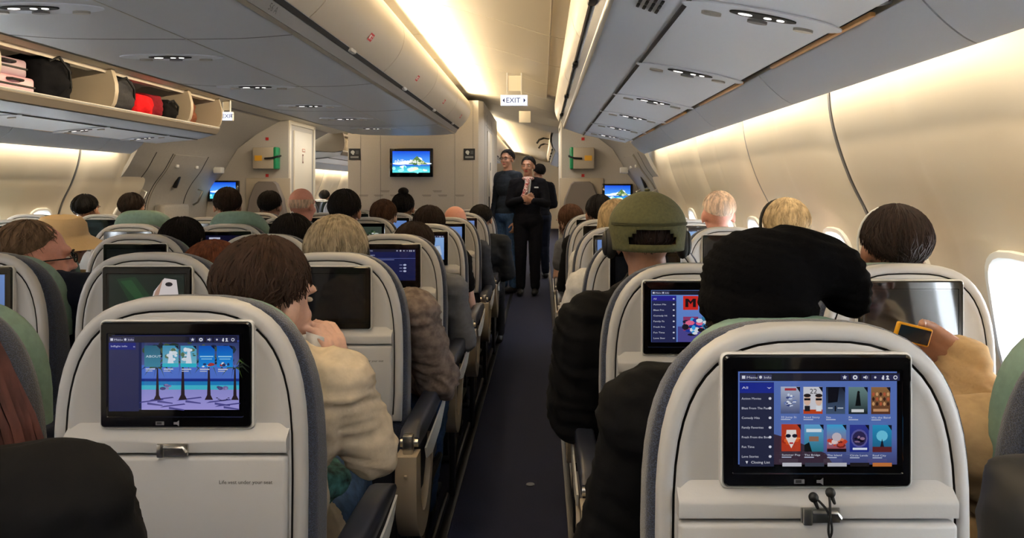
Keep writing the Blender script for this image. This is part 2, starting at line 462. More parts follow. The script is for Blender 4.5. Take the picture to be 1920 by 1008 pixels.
valance(1, 1.46-3*PW, 6.2, 'right'); valance(-1, 1.46-3*PW, 6.2, 'left'); valance(-1, 10, 18, 'left'); valance(1, 10, 18, 'right')

# ------------------------------------------------------------------ overhead bins
# centre bins
HALF = smoothc([(0, .522), (.3, .524), (.50, .538)], 4)
def centre_bin(y0, y1, label):
    L = y1-y0; t = thing('overhead_bin', label, 'overhead bin', (CX, y0, EYE), 0, 'centre overhead bins')
    b = MB()   # body: underside plus a dark core behind the doors
    und = HALF+[(.508, .545), (.53, .583), (.55, .60), (.59, .66), (.62, .75), (.615, .83), (.58, .88), (.5, .90)]
    pts = und+[(-x, z) for x, z in und[::-1]][:-1]
    b.prism(pts, 'y', .0, L); b.build('bin_body', M['binc'], t)
    for s in (1, -1):
        d = smoothc([(.556, .598), (.595, .635), (.642, .70), (.664, .775), (.650, .85), (.612, .892), (.57, .905)], 4)
        b = MB(); b.prism(sheet([(s*x, z) for x, z in d], .012*s), 'y', .0035, L-.0035)
        dr = b.build('bin_door', M['doorw'], t)
        b = MB(); b.box((s*.545, L/2, .596), (.03, .085, .022), .009); b.build('latch', M['pale'], dr)
        b = MB(); b.prism([(s*.503, .533), (s*.512, .545), (s*.504, .549), (s*.495, .538)], 'y', 0, L); b.build('chrome_strip', M['chrome'], t)
        b = MB(); b.prism([(s*.534, .586), (s*.545, .600), (s*.552, .598), (s*.540, .583)], 'y', 0, L); b.build('gap', M['groove'], t)
        b = MB(); b.prism([(s*.515, .545), (s*.536, .583), (s*.532, .59), (s*.505, .548)], 'y', 0, L); b.build('band', M['binband'], t)
    # red placard on the aisle door
    p = Pic(); p.rect(-.030, -.018, .030, .018, (205, 30, 34)); p.rect(-.022, -.010, .000, .010, (235, 215, 210)); p.rect(.008, -.008, .022, -.002, (235, 215, 210)); p.rect(.008, .004, .022, .010, (235, 215, 210))
    o = link('placard', p.mesh('placard', M_INK), t); o.location = (.620, L/2+.05, .663); o.rotation_euler = Matrix(((0, -.80, .6), (1, 0, 0), (0, .6, .8))).to_euler()
    o.rotation_euler = (Matrix.Rotation(math.radians(90), 3, 'Z')).to_euler()
    o.rotation_euler = (Matrix.Rotation(math.radians(35), 3, 'Y') @ Matrix.Rotation(math.radians(90), 3, 'Z')).to_euler()
    return t
def ordinal(n): return ['nearest', 'second', 'third', 'fourth', 'fifth', 'sixth', 'seventh', 'eighth', 'ninth', 'tenth', 'eleventh'][n]
JC = [-1.1, .15, 1.3, 2.45, 3.6, 4.75, 5.9, 6.95]
for i in range(7):
    c = centre_bin(JC[i], JC[i+1], 'cream and grey centre overhead bin, %s from the camera end of its row' % ordinal(i))
# row number lettering on the grey band of the centre bin
p = Pic(); p.text('56 A', 0, 0, .034, (30, 30, 32))
o = link('row_lettering', p.mesh('row_lettering', M_INK), None); o.location = (CX+.5275, 2.15, EYE+.551)
o.rotation_euler = (Matrix.Rotation(math.radians(28), 3, 'Y') @ Matrix.Rotation(math.radians(90), 3, 'Z')).to_euler()
tag(o, 'small black row number lettering on the grey band of the centre bins', 'lettering')

def psu(loc, nrm_tilt, label, grp):
    t = thing('service_panel', label, 'passenger service panel', loc, 0, grp)
    t.rotation_euler = (0, nrm_tilt, 0)
    b = MB(); b.oval((0, 0, -.004), .205, .062, .004, 32); b.build('panel', M['psu'], t)
    b = MB(); b.oval((0, -.012, -.0075), .085, .022, .004, 28); b.build('light_cluster', M['black'], t)
    for x in (-.045, .012, .045):
        e = MB(); e.oval((x, -.012, -.009), .018 if x < 0 else .010, .007, .002, 14); e.build('reading_light', emit('reading_light_glow', (255, 250, 244), 2.2 if x > 0 else 2.2), t)
    for x in (-.12, .0, .12):
        e = MB(); e.oval((x, .034, -.011), .026, .011, .008, 16); e.build('air_vent', M['chrome'] if x else M['binband'], t)
    return t
PSUC = [2.02, 2.78, 3.60, 4.43, 5.26, 6.10]
for i, y in enumerate(PSUC):
    psu((-1.475, y, EYE+.523), 0, 'oval light and vent panel under the centre bins, %s from the camera' % ordinal(i), 'service panels under the centre bins')
# seam line trims on the centre underside
b = MB(); b.box((-1.247, 2.95, EYE+.5225), (.004, 8.0, .004)); struct(b.build('trim_centre', M['chrome']))

# outer bins ------------------------------------------------------
UND = [(.74, .40), (.366, .47), (.196, .53)]
def outer_bin(s, y0, y1, label, grp, opened=False):
    L = y1-y0; t = thing('overhead_bin', label, 'overhead bin', (0, y0, EYE), 0, grp)
    q = lambda x, z: (x, z) if s > 0 else (2*CX-x, z-.045*max(0, min(1, (.74-x)/.5)))
    b = MB(); b.prism([q(*p) for p in ((.74, .40), (.366, .47), (.366, .485), (.74, .415))], 'y', .0, L); b.build('service_channel', M['psu'], t)
    if not opened:
        pts = [(.366, .4705), (.28, .50), (.196, .53), (.178, .575), (.165, .60), (.15, .66), (.148, .74), (.165, .80), (.20, .84), (.40, .84), (.80, .60), (.80, .44), (.74, .405)]
        b = MB(); b.prism([q(*p) for p in pts], 'y', 0, L); b.build('bin_body', M['bin'], t)
        d = smoothc([(.150, .590), (.125, .64), (.113, .72), (.128, .80), (.17, .858), (.22, .872)], 4)
        b = MB(); b.prism(sheet([q(*p) for p in d], -.010*s), 'y', .0035, L-.0035); dr = b.build('bin_door', M['doorw'], t)
        b = MB(); p = q(.158, .588); b.box((p[0], L/2, p[1]), (.03, .09, .024), .009); b.build('latch', M['steel'], dr)
    else:
        pts = [(.366, .4705), (.28, .50), (.196, .53), (.17, .575), (.175, .59), (.30, .56), (.80, .56), (.80, .44), (.74, .405)]
        b = MB(); b.prism([q(*p) for p in pts], 'y', 0, L); b.build('bin_body', M['bin'], t)
        b = MB(); b.prism([q(*p) for p in ((.80, .50), (.84, .50), (.80, .72), (.55, .86), (.20, .90), (.20, .885), (.54, .845), (.77, .71))], 'y', 0, L); b.build('bin_lining', M['doorw'], t)
        dv = [(.172, .585), (.30, .556), (.80, .556), (.80, .70), (.55, .85), (.22, .885), (.15, .80), (.135, .70), (.15, .62)]
        for yy in (0, L-.02):
            b = MB(); b.prism([q(*p) for p in smoothc(dv, 2)], 'y', yy, yy+.02); b.build('divider', M['beige'], t)
        # door swung up under the ceiling
        d = smoothc([(.10, .70), (.06, .74), (.06, .80), (.11, .86), (.20, .885)], 4)
        p0 = [(x-.0, z+.0) for x, z in d]
        b = MB(); b.prism(sheet([q(.22-(.885-z)*.9-.02, .885-(x-.06)*.45+.0) for x, z in p0], .010*s), 'y', .0035, L-.0035); b.build('bin_door', M['doorw'], t)
        b = MB(); b.prism([q(*p) for p in ((.168, .580), (.161, .587), (.168, .594), (.180, .590))], 'y', 0, L); b.build('bin_lip', M['pale'], t)
        b = MB(); b.prism([q(*p) for p in ((.196, .530), (.190, .527), (.163, .572), (.168, .580))], 'y', 0, L); b.build('lower_face', mat('open_bin_face', (120, 112, 104), .45), t)
    b = MB(); b.prism([q(*p) for p in ((.200, .521), (.188, .531), (.186, .541), (.200, .535))], 'y', 0, L); b.build('chrome_strip', M['chrome'], t)
    b = MB(); b.prism([q(*p) for p in ((.192, .541), (.170, .580), (.176, .584), (.200, .545))], 'y', 0, L); b.build('band', M['binband'], t)
    b = MB(); b.prism([q(*p) for p in ((.371, .464), (.361, .467), (.361, .474), (.371, .472))], 'y', 0, L); b.build('seam', M['steel'], t)
    b = MB(); b.prism([q(*p) for p in ((.366, .484), (.362, .49), (.80, .44), (.80, .42), (.74, .41))], 'y', L-.012, L); b.build('end_cap', M['bin'], t)
    return t
JR = [6.2-1.15*k for k in range(7)][::-1]
for i in range(6):
    outer_bin(1, JR[i], JR[i+1], 'closed overhead bin above the window seats on the right, %s from the camera end' % ordinal(i), 'right overhead bins')
JL = [1.6, 2.65, 3.70, 4.73, 5.75, 6.3]
for i in range(5):
    outer_bin(-1, JL[i], JL[i+1], 'open overhead bin above the far left seats, %s from the forward end' % ['fifth', 'fourth', 'third', 'second', 'first'][i], 'left open overhead bins', True)
for i in range(5):
    outer_bin(-1, 10.2+1.15*i, 10.2+1.15*(i+1), 'distant open bin on the left of the forward cabin, %s beyond the exit' % ordinal(i), 'forward left bins', True)
    outer_bin(1, 10.2+1.15*i, 10.2+1.15*(i+1), 'distant closed bin on the right of the forward cabin, %s beyond the exit' % ordinal(i), 'forward right bins')
for i in range(4):
    centre_bin(10.6+1.15*i, 10.6+1.15*(i+1), 'distant centre overhead bin in the forward cabin, %s beyond the exit' % ordinal(i))
tilt = math.atan2(.07, .374)
for i, y in enumerate((1.76, 2.62, 3.48, 4.25, 5.05, 5.80)):
    psu((.555, y, EYE+.4335), tilt, 'oval light and vent panel under the right bins, %s from the camera' % ordinal(i), 'service panels under the right bins')
for i, y in enumerate((4.15, 5.0, 5.80)):
    psu((2*CX-.555, y, EYE+.4335-.0175), -tilt+.09, 'oval light and vent panel under the left bins, %s from the camera' % ordinal(i), 'service panels under the left bins')
# speaker grille on the right bin underside
gr = thing('speaker_grille', 'small slotted speaker grille under the right bins near the camera', 'grille', (.29, 1.87, EYE+.4935)); gr.rotation_euler = (0, math.atan2(.06, .17), 0)
b = MB()
for i in range(4):
    for j in range(3): b.box(((i-1.5)*.018, (j-1)*.045, -.001), (.009, .036, .004), .002)
b.build('slots', M['black'], gr)
# passenger seat-belt style rings of seams across the grey underside of the centre bins
for y in (2.45, 3.6, 4.75, 5.9):
    b = MB()
    b.prism(sheet([(CX+x, EYE+z-.001) for x, z in ([(-a, c) for a, c in HALF[::-1]]+HALF[1:])], .002), 'y', y-.003, y+.003)
    struct(b.build('trim_centre', M['binband']))

# ------------------------------------------------------------------ luggage in the left bins
def LB(x, z): return (2*CX-x, z)
def suitcase(name, label, c, d, m, grp='luggage in the open bins'):
    t = thing(name, label, 'suitcase', (c[0], c[1], c[2]-d[2]/2), 0, grp)
    b = MB(); b.box((0, 0, d[2]/2), d, min(d)*.18, seg=3); b.build('case', m, t)
    for k in range(5):
        pass
    b = MB(); b.box((d[0]/2, 0, d[2]/2), (.012, d[1]*.98, .012), .003); b.build('zip', M['black'], t)
    b = MB(); b.tube([(d[0]/2, -.05, d[2]*.75), (d[0]/2+.025, -.04, d[2]*.75), (d[0]/2+.025, .04, d[2]*.75), (d[0]/2, .05, d[2]*.75)], .008); b.build('handle', M['black'], t)
    for y in (-1, 1):
        b = MB(); b.oval((d[0]/2-.02, y*d[1]*.40, .02), .018, .014, .02, 12); b.build('wheel', M['black'], t)
    return t
pink = mat('pink_plastic', (226, 170, 184), .35); mauve = mat('mauve_plastic', (160, 136, 150), .35)
suitcase('suitcase', 'pink hard suitcase lying at the bottom of the open left bin', (-3.17, 3.92, EYE+.527+.055), (.40, .34, .11), pink)
suitcase('suitcase', 'mauve hard suitcase lying on the pink one in the open left bin', (-3.19, 3.90, EYE+.637+.05), (.38, .34, .105), mauve)
def baked(prims, voxel, name, m, parent, amp=0.0, freq=12, smooth=3, seed=0, ribs=None):
    b = MB()
    for p in prims:
        if p[0] == 'c': b.capsule(p[1], p[2], p[3], p[4])
        elif p[0] == 'e': b.ell(p[1], p[2], p[3] if len(p) > 3 else None)
        elif p[0] == 'b': b.box(p[1], p[2], p[3], p[4] if len(p) > 4 else None)
    me = b.mesh(name, m); o = link('tmp', me)
    md = o.modifiers.new('r', 'REMESH'); md.mode = 'VOXEL'; md.voxel_size = voxel
    sm = o.modifiers.new('s', 'SMOOTH'); sm.iterations = smooth; sm.factor = .5
    bpy.context.view_layer.update()
    me2 = bpy.data.meshes.new_from_object(o.evaluated_get(bpy.context.evaluated_depsgraph_get()))
    bpy.data.objects.remove(o); bpy.data.meshes.remove(me)
    if amp or ribs:
        off = Vector((seed*3.1, seed*1.7, 0))
        ns = [v.normal.copy() for v in me2.vertices]
        for v, n in zip(me2.vertices, ns):
            k = 0
            if amp:
                q = v.co+off; w = noise.noise(q*freq*.45); k += amp*(.5*noise.noise(q*freq)+.9*(.5-abs(noise.noise(Vector((q.x*freq*.55+w, q.y*freq*.55, (q.z+.35*q.x)*freq*1.9+1.5*w)))*2.0)))
            if ribs: k += ribs(v.co)
            v.co += n*k
    me2.polygons.foreach_set('use_smooth', [True]*len(me2.polygons))
    me2.name = name
    if not me2.materials: me2.materials.append(m)
    return link(name, me2, parent) if parent is not False else me2
def soft_bag(label, c, d, m, name='backpack', strap=True, grp='luggage in the open bins'):
    t = thing(name, label, 'bag', (c[0], c[1], c[2]-d[2]/2), 0, grp)
    baked([('b', (0, 0, d[2]/2), d, min(d)*.25), ('e', (d[0]*.3, 0, d[2]*.4), (d[0]*.3, d[1]*.38, d[2]*.33))], .012, 'bag_body', m, t, .012, 9, 3, int(c[1]*10))
    if strap:
        b = MB(); b.tube([(d[0]/2-.01, -d[1]*.3, d[2]*.85), (d[0]/2+.02, -d[1]*.15, d[2]*.95), (d[0]/2+.03, d[1]*.1, d[2]*.7), (d[0]/2+.0, d[1]*.3, d[2]*.35)], .009, 6); b.build('strap', M['black'], t)
    return t
bagm = lambda n, c: mat(n, c, .85, bump=.3, scale=60, vary=.1, spec=.1)
soft_bag('black backpack leaning beside the pink suitcase in the open bin', (-3.10, 4.28, EYE+.527+.14), (.30, .30, .28), bagm('black_nylon', (16, 16, 20)))
soft_bag('grey and black rolled travel bag behind the red bag', (-3.10, 4.98, EYE+.527+.13), (.28, .30, .27), bagm('grey_black_cloth', (62, 62, 66)), 'travel_bag')
soft_bag('bright red cloth bag in the open left bin', (-3.06, 5.17, EYE+.527+.085), (.26, .24, .16), bagm('red_cloth', (205, 28, 34)), 'cloth_bag', False)
soft_bag('dark red quilted bag beside the bright red one', (-3.10, 5.38, EYE+.527+.10), (.28, .20, .19), bagm('maroon_cloth', (120, 30, 40)), 'cloth_bag', False)
soft_bag('black shoulder bag at the forward end of the second bin', (-3.08, 5.58, EYE+.527+.09), (.26, .20, .17), bagm('black_cloth', (18, 17, 18)), 'shoulder_bag')
for z, c, l in ((.58, (216, 205, 180), 'lower'), (.66, (190, 70, 60), 'upper')):
    suitcase('box', 'small printed carton, the %s one stacked in the last open bin' % l, (-3.08, 5.86, EYE+z+.002), (.16, .13, .07), mat('carton_'+l, c, .7, vary=.3, scale=30))['category'] = 'carton'
soft_bag('brown leather bag at the very end of the left bins', (-3.2, 6.09, EYE+.527+.12), (.30, .22, .24), bagm('brown_leather', (122, 76, 58)), 'leather_bag', False)
for i, y in enumerate((10.6, 11.2, 11.9, 12.6, 13.3, 14.2)):
    soft_bag('far luggage in the forward left bin, %s bag from the exit' % ordinal(i), (-3.05, y, EYE+.527+.11), (.28, .34, .22), bagm('far_bag%d' % i, [(200, 185, 160), (190, 130, 105), (176, 160, 110), (60, 50, 45), (150, 60, 50), (40, 42, 50)][i]))

# ------------------------------------------------------------------ monuments beyond the seats
MF = 7.7
def P3(o, x, y, z): o.location = (x, y, z)
b = MB(); b.box(((-2.14-.70)/2, MF+1.25, 1.12), (1.44, 2.5, 2.26), .0); b.prism([(-.72, MF+.001), (-.655, MF+.09), (-.655, MF+2.5), (-.8, MF+2.5)], 'z', .0, 2.25)
struct(b.build('wall_centre', M['bulk']))
b = MB()
for x in (-2.0, -1.78, -.96, -.76): b.box((x, MF-.001, 1.1), (.004, .003, 2.2))
for y in (MF+.3, MF+.62, MF+1.4): b.box((-.654, y, 1.1), (.003, .01, 2.1))
b.box((-.654, MF+.96, 2.02), (.003, .9, .01))
struct(b.build('trim_centre', M['binband']))
dn += 1
b = MB(); b.box((-.650, MF+1.0, 1.02), (.012, .64, 1.9), .004); d = struct(b.build('door_%d' % dn, M['doorw']))
b = MB(); b.box((-.640, MF+.76, 1.10), (.012, .03, .16), .004); b.build('door_handle', M['black'], d)
b = MB(); b.box((-.640, MF+1.0, 1.55), (.006, .05, .10), .002); b.build('sign_plate', M['binband'], d)
for s, side in ((1, 'right'), (-1, 'left')):
    prof = [(a, c) for a, c in DOORP if a > .30]
    out = [(.234, -1.285), (.234, .86), (.35, .80)]+prof
    b = MB(); b.prism([pr(p, s) for p in out], 'y', 8.2, 9.15); struct(b.build('wall_front_'+side, M['bulk']))
    # cream door frame on the aisle face
    b = MB(); x = pr((.229, 0), s)[0]
    b.box((x, 8.24, 1.05), (.02, .05, 2.1), .006); b.box((x, 9.11, 1.05), (.02, .05, 2.1), .006); b.box((x, 8.68, 2.06), (.02, .86, .05), .006)
    struct(b.build('trim_'+side, M['ceil']))
    dn += 1; b = MB(); b.box((pr((.228, 0), s)[0], 8.68, 1.0), (.02, .62, 1.95), .005); d = struct(b.build('door_%d' % dn, M['ceil']))
    p = Pic(); p.rect(-.05, -.02, .05, .02, (180, 80, 60)); p.rect(-.04, -.012, .04, .012, (236, 226, 206)); p.rect(-.05, -.16, -.01, -.05, (120, 70, 60)); p.rect(-.04, -.14, -.02, -.07, (236, 226, 206))
    o = link('placard', p.mesh('placard', M_INK), d, (pr((.216, 0), s)[0], 8.68, 1.75)); o.rotation_euler = (0, 0, -s*PI/2)
    # wall-mounted box with green handle
    X = pr((.483, 0), s)[0]; Zb = EYE+.345
    t = thing('equipment_box', 'cream wall box with a green grip on the %s bulkhead above the jump seat' % side, 'equipment box', (X, 8.2, Zb-.12), 0, 'equipment boxes')
    b = MB(); b.box((0, -.06, .12), (.25, .12, .25), .012); b.build('case', M['beige'], t)
    b = MB(); b.box((-s*.135*1, -.06, .12), (.045, .125, .26), .018); b.build('grip', mat('green_plastic', (20, 132, 84), .35), t)
    b = MB(); b.tube([(-s*.02, -.125, .115), (-s*.11, -.145, .12), (-s*.165, -.11, .14), (-s*.165, -.02, .15)], .012, 6); b.build('strap', M['black'], t)
    b = MB(); b.box((s*.055, -.121, .12), (.085, .004, .06)); b.build('sticker', mat('amber_label', (222, 164, 40), .5), t)
    for zz in (.35, -.08):
        o = tag(MB().box((X, 8.198, Zb-.12+zz), (.035, .004, .035)).build('marker', M['red']), 'tiny red symbol %s the wall box on the %s bulkhead' % ('above' if zz > 0 else 'below', side), 'symbol', 'red wall symbols')
    # jump seat
    X = pr((.466, 0), s)[0]
    t = thing('jump_seat', 'folded grey crew jump seat on the %s bulkhead' % side, 'jump seat', (X, 8.2, 0), 0, 'jump seats')
    hs = [(-.23, .60), (-.235, .95), (-.20, 1.16), (-.13, 1.33), (-.09, 1.36), (.09, 1.36), (.13, 1.33), (.20, 1.16), (.235, .95), (.23, .60)]
    b = MB(); b.loft([[(x, -.02, z) for x, z in hs], [(x, -.07, z) for x, z in hs], [(x*.93, -.09, z-.006) for x, z in hs]]); b.build('backrest', mat('taupe_leather', (118, 110, 104), .6, bump=.1), t)
    b = MB(); b.box((0, -.05, .52), (.44, .10, .36), .03); b.build('folded_seat', mat('taupe_leather', (118, 110, 104)), t)
    b = MB(); b.box((0, -.012, .85), (.52, .022, 1.1), .01); b.build('back_plate', M['beige'], t)

# the crossing behind: galley counter glimpses
def monitor(label, c, w, h, img, deep=.05):
    t = thing('monitor', label, 'monitor', c, 0, 'bulkhead monitors')
    b = MB(); b.box((0, -deep/2, 0), (w, deep, h), .008); b.build('frame', M['bezel'], t)
    o = link('display', img, t, (0, -deep-.0008, .008)); return t
def island(w, h):
    p = Pic()
    p.rect(0, 0, 1, 1, (20, 90, 215)); p.rect(0, .45, 1, 1, (70, 150, 235), (10, 70, 205))
    p.rect(0, 0, 1, .32, (90, 225, 225), (20, 130, 200))
    for x, z, rx, rz in ((.2, .42, .2, .06), (.45, .46, .25, .09), (.62, .5, .2, .12), (.7, .6, .1, .12), (.85, .42, .2, .05)): p.oval(x, z, rx, rz, (225, 240, 250))
    p.poly([(.42, .40), (.52, .52), (.58, .66), (.66, .78), (.74, .62), (.84, .50), (.95, .38)], (84, 120, 62))
    p.blob(.68, .5, .13, 14, [(190, 200, 150), (70, 110, 50), (230, 235, 215), (110, 140, 80)], 1.3, .8, .25)
    p.blob(.3, .18, .25, 12, [(200, 250, 240), (150, 235, 230), (230, 250, 240), (60, 190, 200)], 1.2, .4, .2)
    p.blob(.7, .12, .25, 12, [(210, 245, 225), (120, 225, 225), (235, 235, 200)], 1.2, .35, .2)
    return p.mesh('display', M_MON, (w, h), (.5, .5))
def island_t(w, h):
    p = Pic(); return p
img = island(.41, .235)
monitor('wide screen showing an island beach on the centre bulkhead', px(772.5, 305, MF), .475, .315, img)
p = Pic(); p.text('philippines', -.17, -.015, .062, (250, 252, 255), 1.0)
o = link('caption', p.mesh('caption', M_MON), kids(bpy.data.objects['monitor'])[0], (0, -.0508-.003, 0))
img2 = island(.30, .19)
monitor('small screen with island picture on the left bulkhead', px(421.5, 358, 8.2), .36, .245, img2)
monitor('small screen with island picture on the right bulkhead', px(1157, 364, 8.2), .36, .245, img2)
# placards and lettering on the centre bulkhead
for i, x in enumerate((665, 880)):
    q = px(x, 289, MF); p = Pic(); p.rect(-.06, -.06, .06, .06, (26, 30, 36)); p.oval(-.02, .022, .022, .02, (200, 205, 205)); p.rect(-.025, -.005, -.005, .02, (200, 205, 205)); p.rect(.012, .0, .045, .04, (70, 76, 82)); p.rect(-.045, -.042, .045, -.022, (130, 135, 138))
    b = MB(); b.box((q.x, MF-.003, q.z), (.125, .006, .125)); o = b.build('placard', M['black']); tag(o, 'black square pictogram placard on the %s side of the centre bulkhead' % ('left', 'right')[i], 'placard', 'bulkhead placards')
    link('pictogram', p.mesh('pictogram', M_INK), o, (q.x, MF-.0068, q.z))
for i, (x, y) in enumerate(((682, 366), (710, 366), (740, 366), (800, 366), (830, 366), (862, 366), (722, 358), (820, 358))):
    q = px(x, y, MF); p = Pic(); p.rect(-.05, 0, .05, .006, (120, 112, 104)); p.rect(-.04, -.012, .045, -.007, (120, 112, 104))
    tag(link('wall_lettering', p.mesh('lettering', M_INK), None, (q.x, MF-.004, q.z)), 'tiny printed notice on the centre bulkhead, %s of the %s row' % (['first', 'second', 'third', 'fourth', 'fifth', 'last', 'left one', 'right one'][i], 'lower' if i < 6 else 'upper'), 'lettering', 'bulkhead notices')

# exit signs
def exit_sign(label, c, w, h, top):
    t = thing('exit_sign', label, 'exit sign', c, 0, None)
    b = MB(); b.box((0, 0, 0), (w, .03, h), .006); b.build('sign_box', M['white'], t)
    p = Pic(); p.rect(-w/2+.004, -h/2+.004, w/2-.004, h/2-.004, (235, 238, 255))
    p.text('EXIT', -w*.30, -h*.20, h*.62, (25, 30, 60), 1.0)
    for s in (1, -1): p.poly([(s*w*.42, 0), (s*w*.345, h*.2), (s*w*.345, -h*.2)][::s], (25, 30, 60))
    link('sign_face', p.mesh('sign_face', M_MON), t, (0, -.0165, 0))
    if top:
        for x in (-w*.26, w*.26):
            b = MB(); b.box((x, 0, (h/2+top)/2), (.008, .02, top-h/2)); b.build('hanger', M['pale'], t)
        b = MB(); b.box((0, 0, top*.62), (w*.5, .006, top*.55)); b.build('hanger_plate', M['ceil'], t)
    return t
exit_sign('lit EXIT sign with arrows hanging over the right-hand aisle', px(964, 188.5, 5.4), .212, .088, .215)
q = px(425, 218, 6.45); exit_sign('lit exit sign at the forward end of the open left bins', q, .125, .085, .16)
t = tag(MB().box(px(984, 219, 7.2), (.12, .01, .12), .003).build('ceiling_plate', M['ceil']), 'plain square plate hanging from the ceiling beyond the exit sign', 'plate')
for x, y, d in ((1020, 262, 11.5), (1022, 272, 13.0)):
    q = px(x, y, d)
    tag(MB().tube([(q.x-.12, d, q.z-.06), (q.x-.08, d, q.z), (q.x, d, q.z+.03), (q.x+.09, d, q.z+.02)], .018, 6).build('bin_handle', M['black']), 'dark curved rim of an opened bin far down the cabin', 'bin rim', 'distant bin rims')
# ------------------------------------------------------------------ display pictures (u,v in 0..1)
def icons(p, y, left=True, z=.02):
    wcol = (225, 228, 240)
    for i, x in enumerate((.655, .72, .785, .845, .895, .925, .97)):
        p.rect(x-.025, y-.03, x+.025, y+.03, (44, 46, 84))
        if i == 0: p.poly([(x+(.016 if k % 2 == 0 else .007)*math.sin(k*PI/5), y+(.026 if k % 2 == 0 else .011)*math.cos(k*PI/5)) for k in range(10)], wcol)
        elif i == 1: p.oval(x, y, .015, .024, wcol); p.oval(x, y, .006, .01, (44, 46, 84))
        elif i == 2: p.poly([(x-.014, y-.008), (x-.004, y-.008), (x+.005, y-.022), (x+.005, y+.022), (x-.004, y+.008), (x-.014, y+.008)], wcol); p.rect(x+.010, y-.012, x+.013, y+.012, wcol)
        elif i == 3: p.oval(x, y, .007, .012, wcol)
        elif i == 4: p.oval(x, y-.008, .01, .018, wcol); p.oval(x, y+.014, .005, .008, wcol)
        elif i == 5: p.oval(x-.004, y+.01, .008, .012, wcol); p.poly([(x-.016, y-.024), (x+.010, y-.024), (x-.003, y+.002)], wcol)
        else: p.oval(x, y, .013, .022, wcol); p.oval(x, y, .008, .013, (44, 46, 84))
def header(p):
    p.rect(0, .915, 1, 1, (30, 30, 46))
    p.rect(.005, .925, .10, .985, (62, 64, 100)); p.rect(.11, .925, .20, .985, (62, 64, 100))
    p.rect(.014, .94, .034, .972, (225, 228, 240)); p.text('Menu', .042, .942, .034, (225, 228, 240), .9)
    p.oval(.13, .956, .009, .016, (225, 228, 240)); p.text('Info', .15, .942, .034, (225, 228, 240), .9)
    icons(p, .955)
def palm(p, x, z, s, dark=(34, 40, 30), leaf=(70, 92, 44)):
    p.poly([(x-.014*s, z), (x+.014*s, z), (x+.005*s, z+.42*s), (x-.005*s, z+.42*s)], (46, 34, 40))
    p.poly([(x-.03*s, z-.01), (x+.03*s, z-.01), (x+.01*s, z+.06*s), (x-.01*s, z+.06*s)], (46, 34, 40))
    for a in range(9):
        t = a*2*PI/9+.3; L = .13*s
        ex, ez = x+L*math.cos(t), z+.43*s+L*math.sin(t)*.9-.05*s
        mx, mz = x+L*.5*math.cos(t), z+.47*s+L*.5*math.sin(t)
        p.poly([(x, z+.42*s), (mx, mz+.014*s), (ex, ez), (mx, mz-.018*s)], leaf if a % 2 else dark)
def disp_beach():
    p = Pic(); p.rect(0, 0, 1, 1, (40, 44, 84)); p.rect(.235, 0, 1, .93, (70, 90, 190), (60, 80, 180))
    p.rect(.235, .42, 1, .60, (84, 120, 214)); p.rect(.235, .60, 1, .915, (92, 100, 160), (50, 62, 110))
    p.rect(.235, .38, 1, .415, (26, 50, 140)); p.rect(.235, .33, 1, .38, (34, 130, 200)); p.rect(.235, .27, 1, .33, (70, 190, 216))
    p.rect(.235, 0, 1, .27, (168, 160, 232), (150, 150, 220))
    for x, a in ((.30, .10), (.47, .04), (.60, .13), (.83, .10), (.9, .05), (.38, .13)):
        p.poly([(x-.09, a-.01), (x+.11, a+.03), (x+.10, a+.045), (x-.06, a+.012)], (74, 70, 140))
        p.poly([(x-.02, a-.03), (x+.10, a-.05), (x+.10, a-.035), (x-.02, a)], (84, 80, 150))
    p.blob(.62, .80, .20, 40, [(40, 50, 44), (66, 84, 52), (34, 38, 50), (86, 96, 70)], 1.9, .5, .14)
    for x, s in ((.365, 1.0), (.565, 1.15), (.77, 1.1), (.975, 1.0)): palm(p, x, .15, s)
    for x in (.44, .88): p.blob(x, .31, .035, 10, [(120, 110, 170), (150, 140, 190), (80, 74, 130)], 1, 1.1, .35)
    for k in range(8): p.rect(.83+k*.013, .165-.012*math.sin(k/7*PI)*3, .845+k*.013, .175-.012*math.sin(k/7*PI)*3, (36, 32, 70))
    cards = [((64, 140, 170), (40, 100, 130)), ((120, 190, 215), (60, 150, 190)), ((130, 200, 220), (70, 160, 200)), ((30, 150, 235), (20, 90, 200)), ((30, 150, 235), (20, 90, 200))]
    for i, (c1, c2) in enumerate(cards):
        x = .27+i*.143; p.rect(x, .585, x+.125, .87, c1, c2)
        if i == 0: p.text('ABOUT', x+.012, .71, .045, (225, 240, 250), .8)
        elif i < 3:
            p.blob(x+.06, .75, .05, 14, [(60, 90, 60), (220, 232, 240), (90, 120, 90), (230, 240, 250)], 1, 1.6, .3); p.poly([(x+.04, .62), (x+.09, .62), (x+.075, .80), (x+.055, .80)], (225, 235, 248)); p.rect(x, .585, x+.125, .635, (50, 190, 215))
        else: p.rect(x+.01, .72, x+.115, .735, (160, 220, 250)); p.rect(x+.02, .69, x+.105, .70, (160, 220, 250)); p.blob(x+.06, .61, .035, 6, [(230, 240, 248), (170, 60, 60), (40, 60, 110)], 1.4, .6, .4)
        p.poly([(x+.095, .87), (x+.125, .87), (x+.125, .82)], (24, 26, 50))
        p.rect(x+.01, .55, x+.085, .565, (210, 214, 235)); p.rect(x+.01, .525, x+.065, .537, (190, 196, 220))
    p.rect(0, 0, .235, .915, (38, 42, 82), (46, 50, 92)); p.rect(0, .82, .21, .915, (30, 40, 130))
    p.text('Inflight info', .015, .855, .034, (215, 220, 245), .85); p.text('x', .19, .852, .034, (215, 220, 245))
    header(p); return p
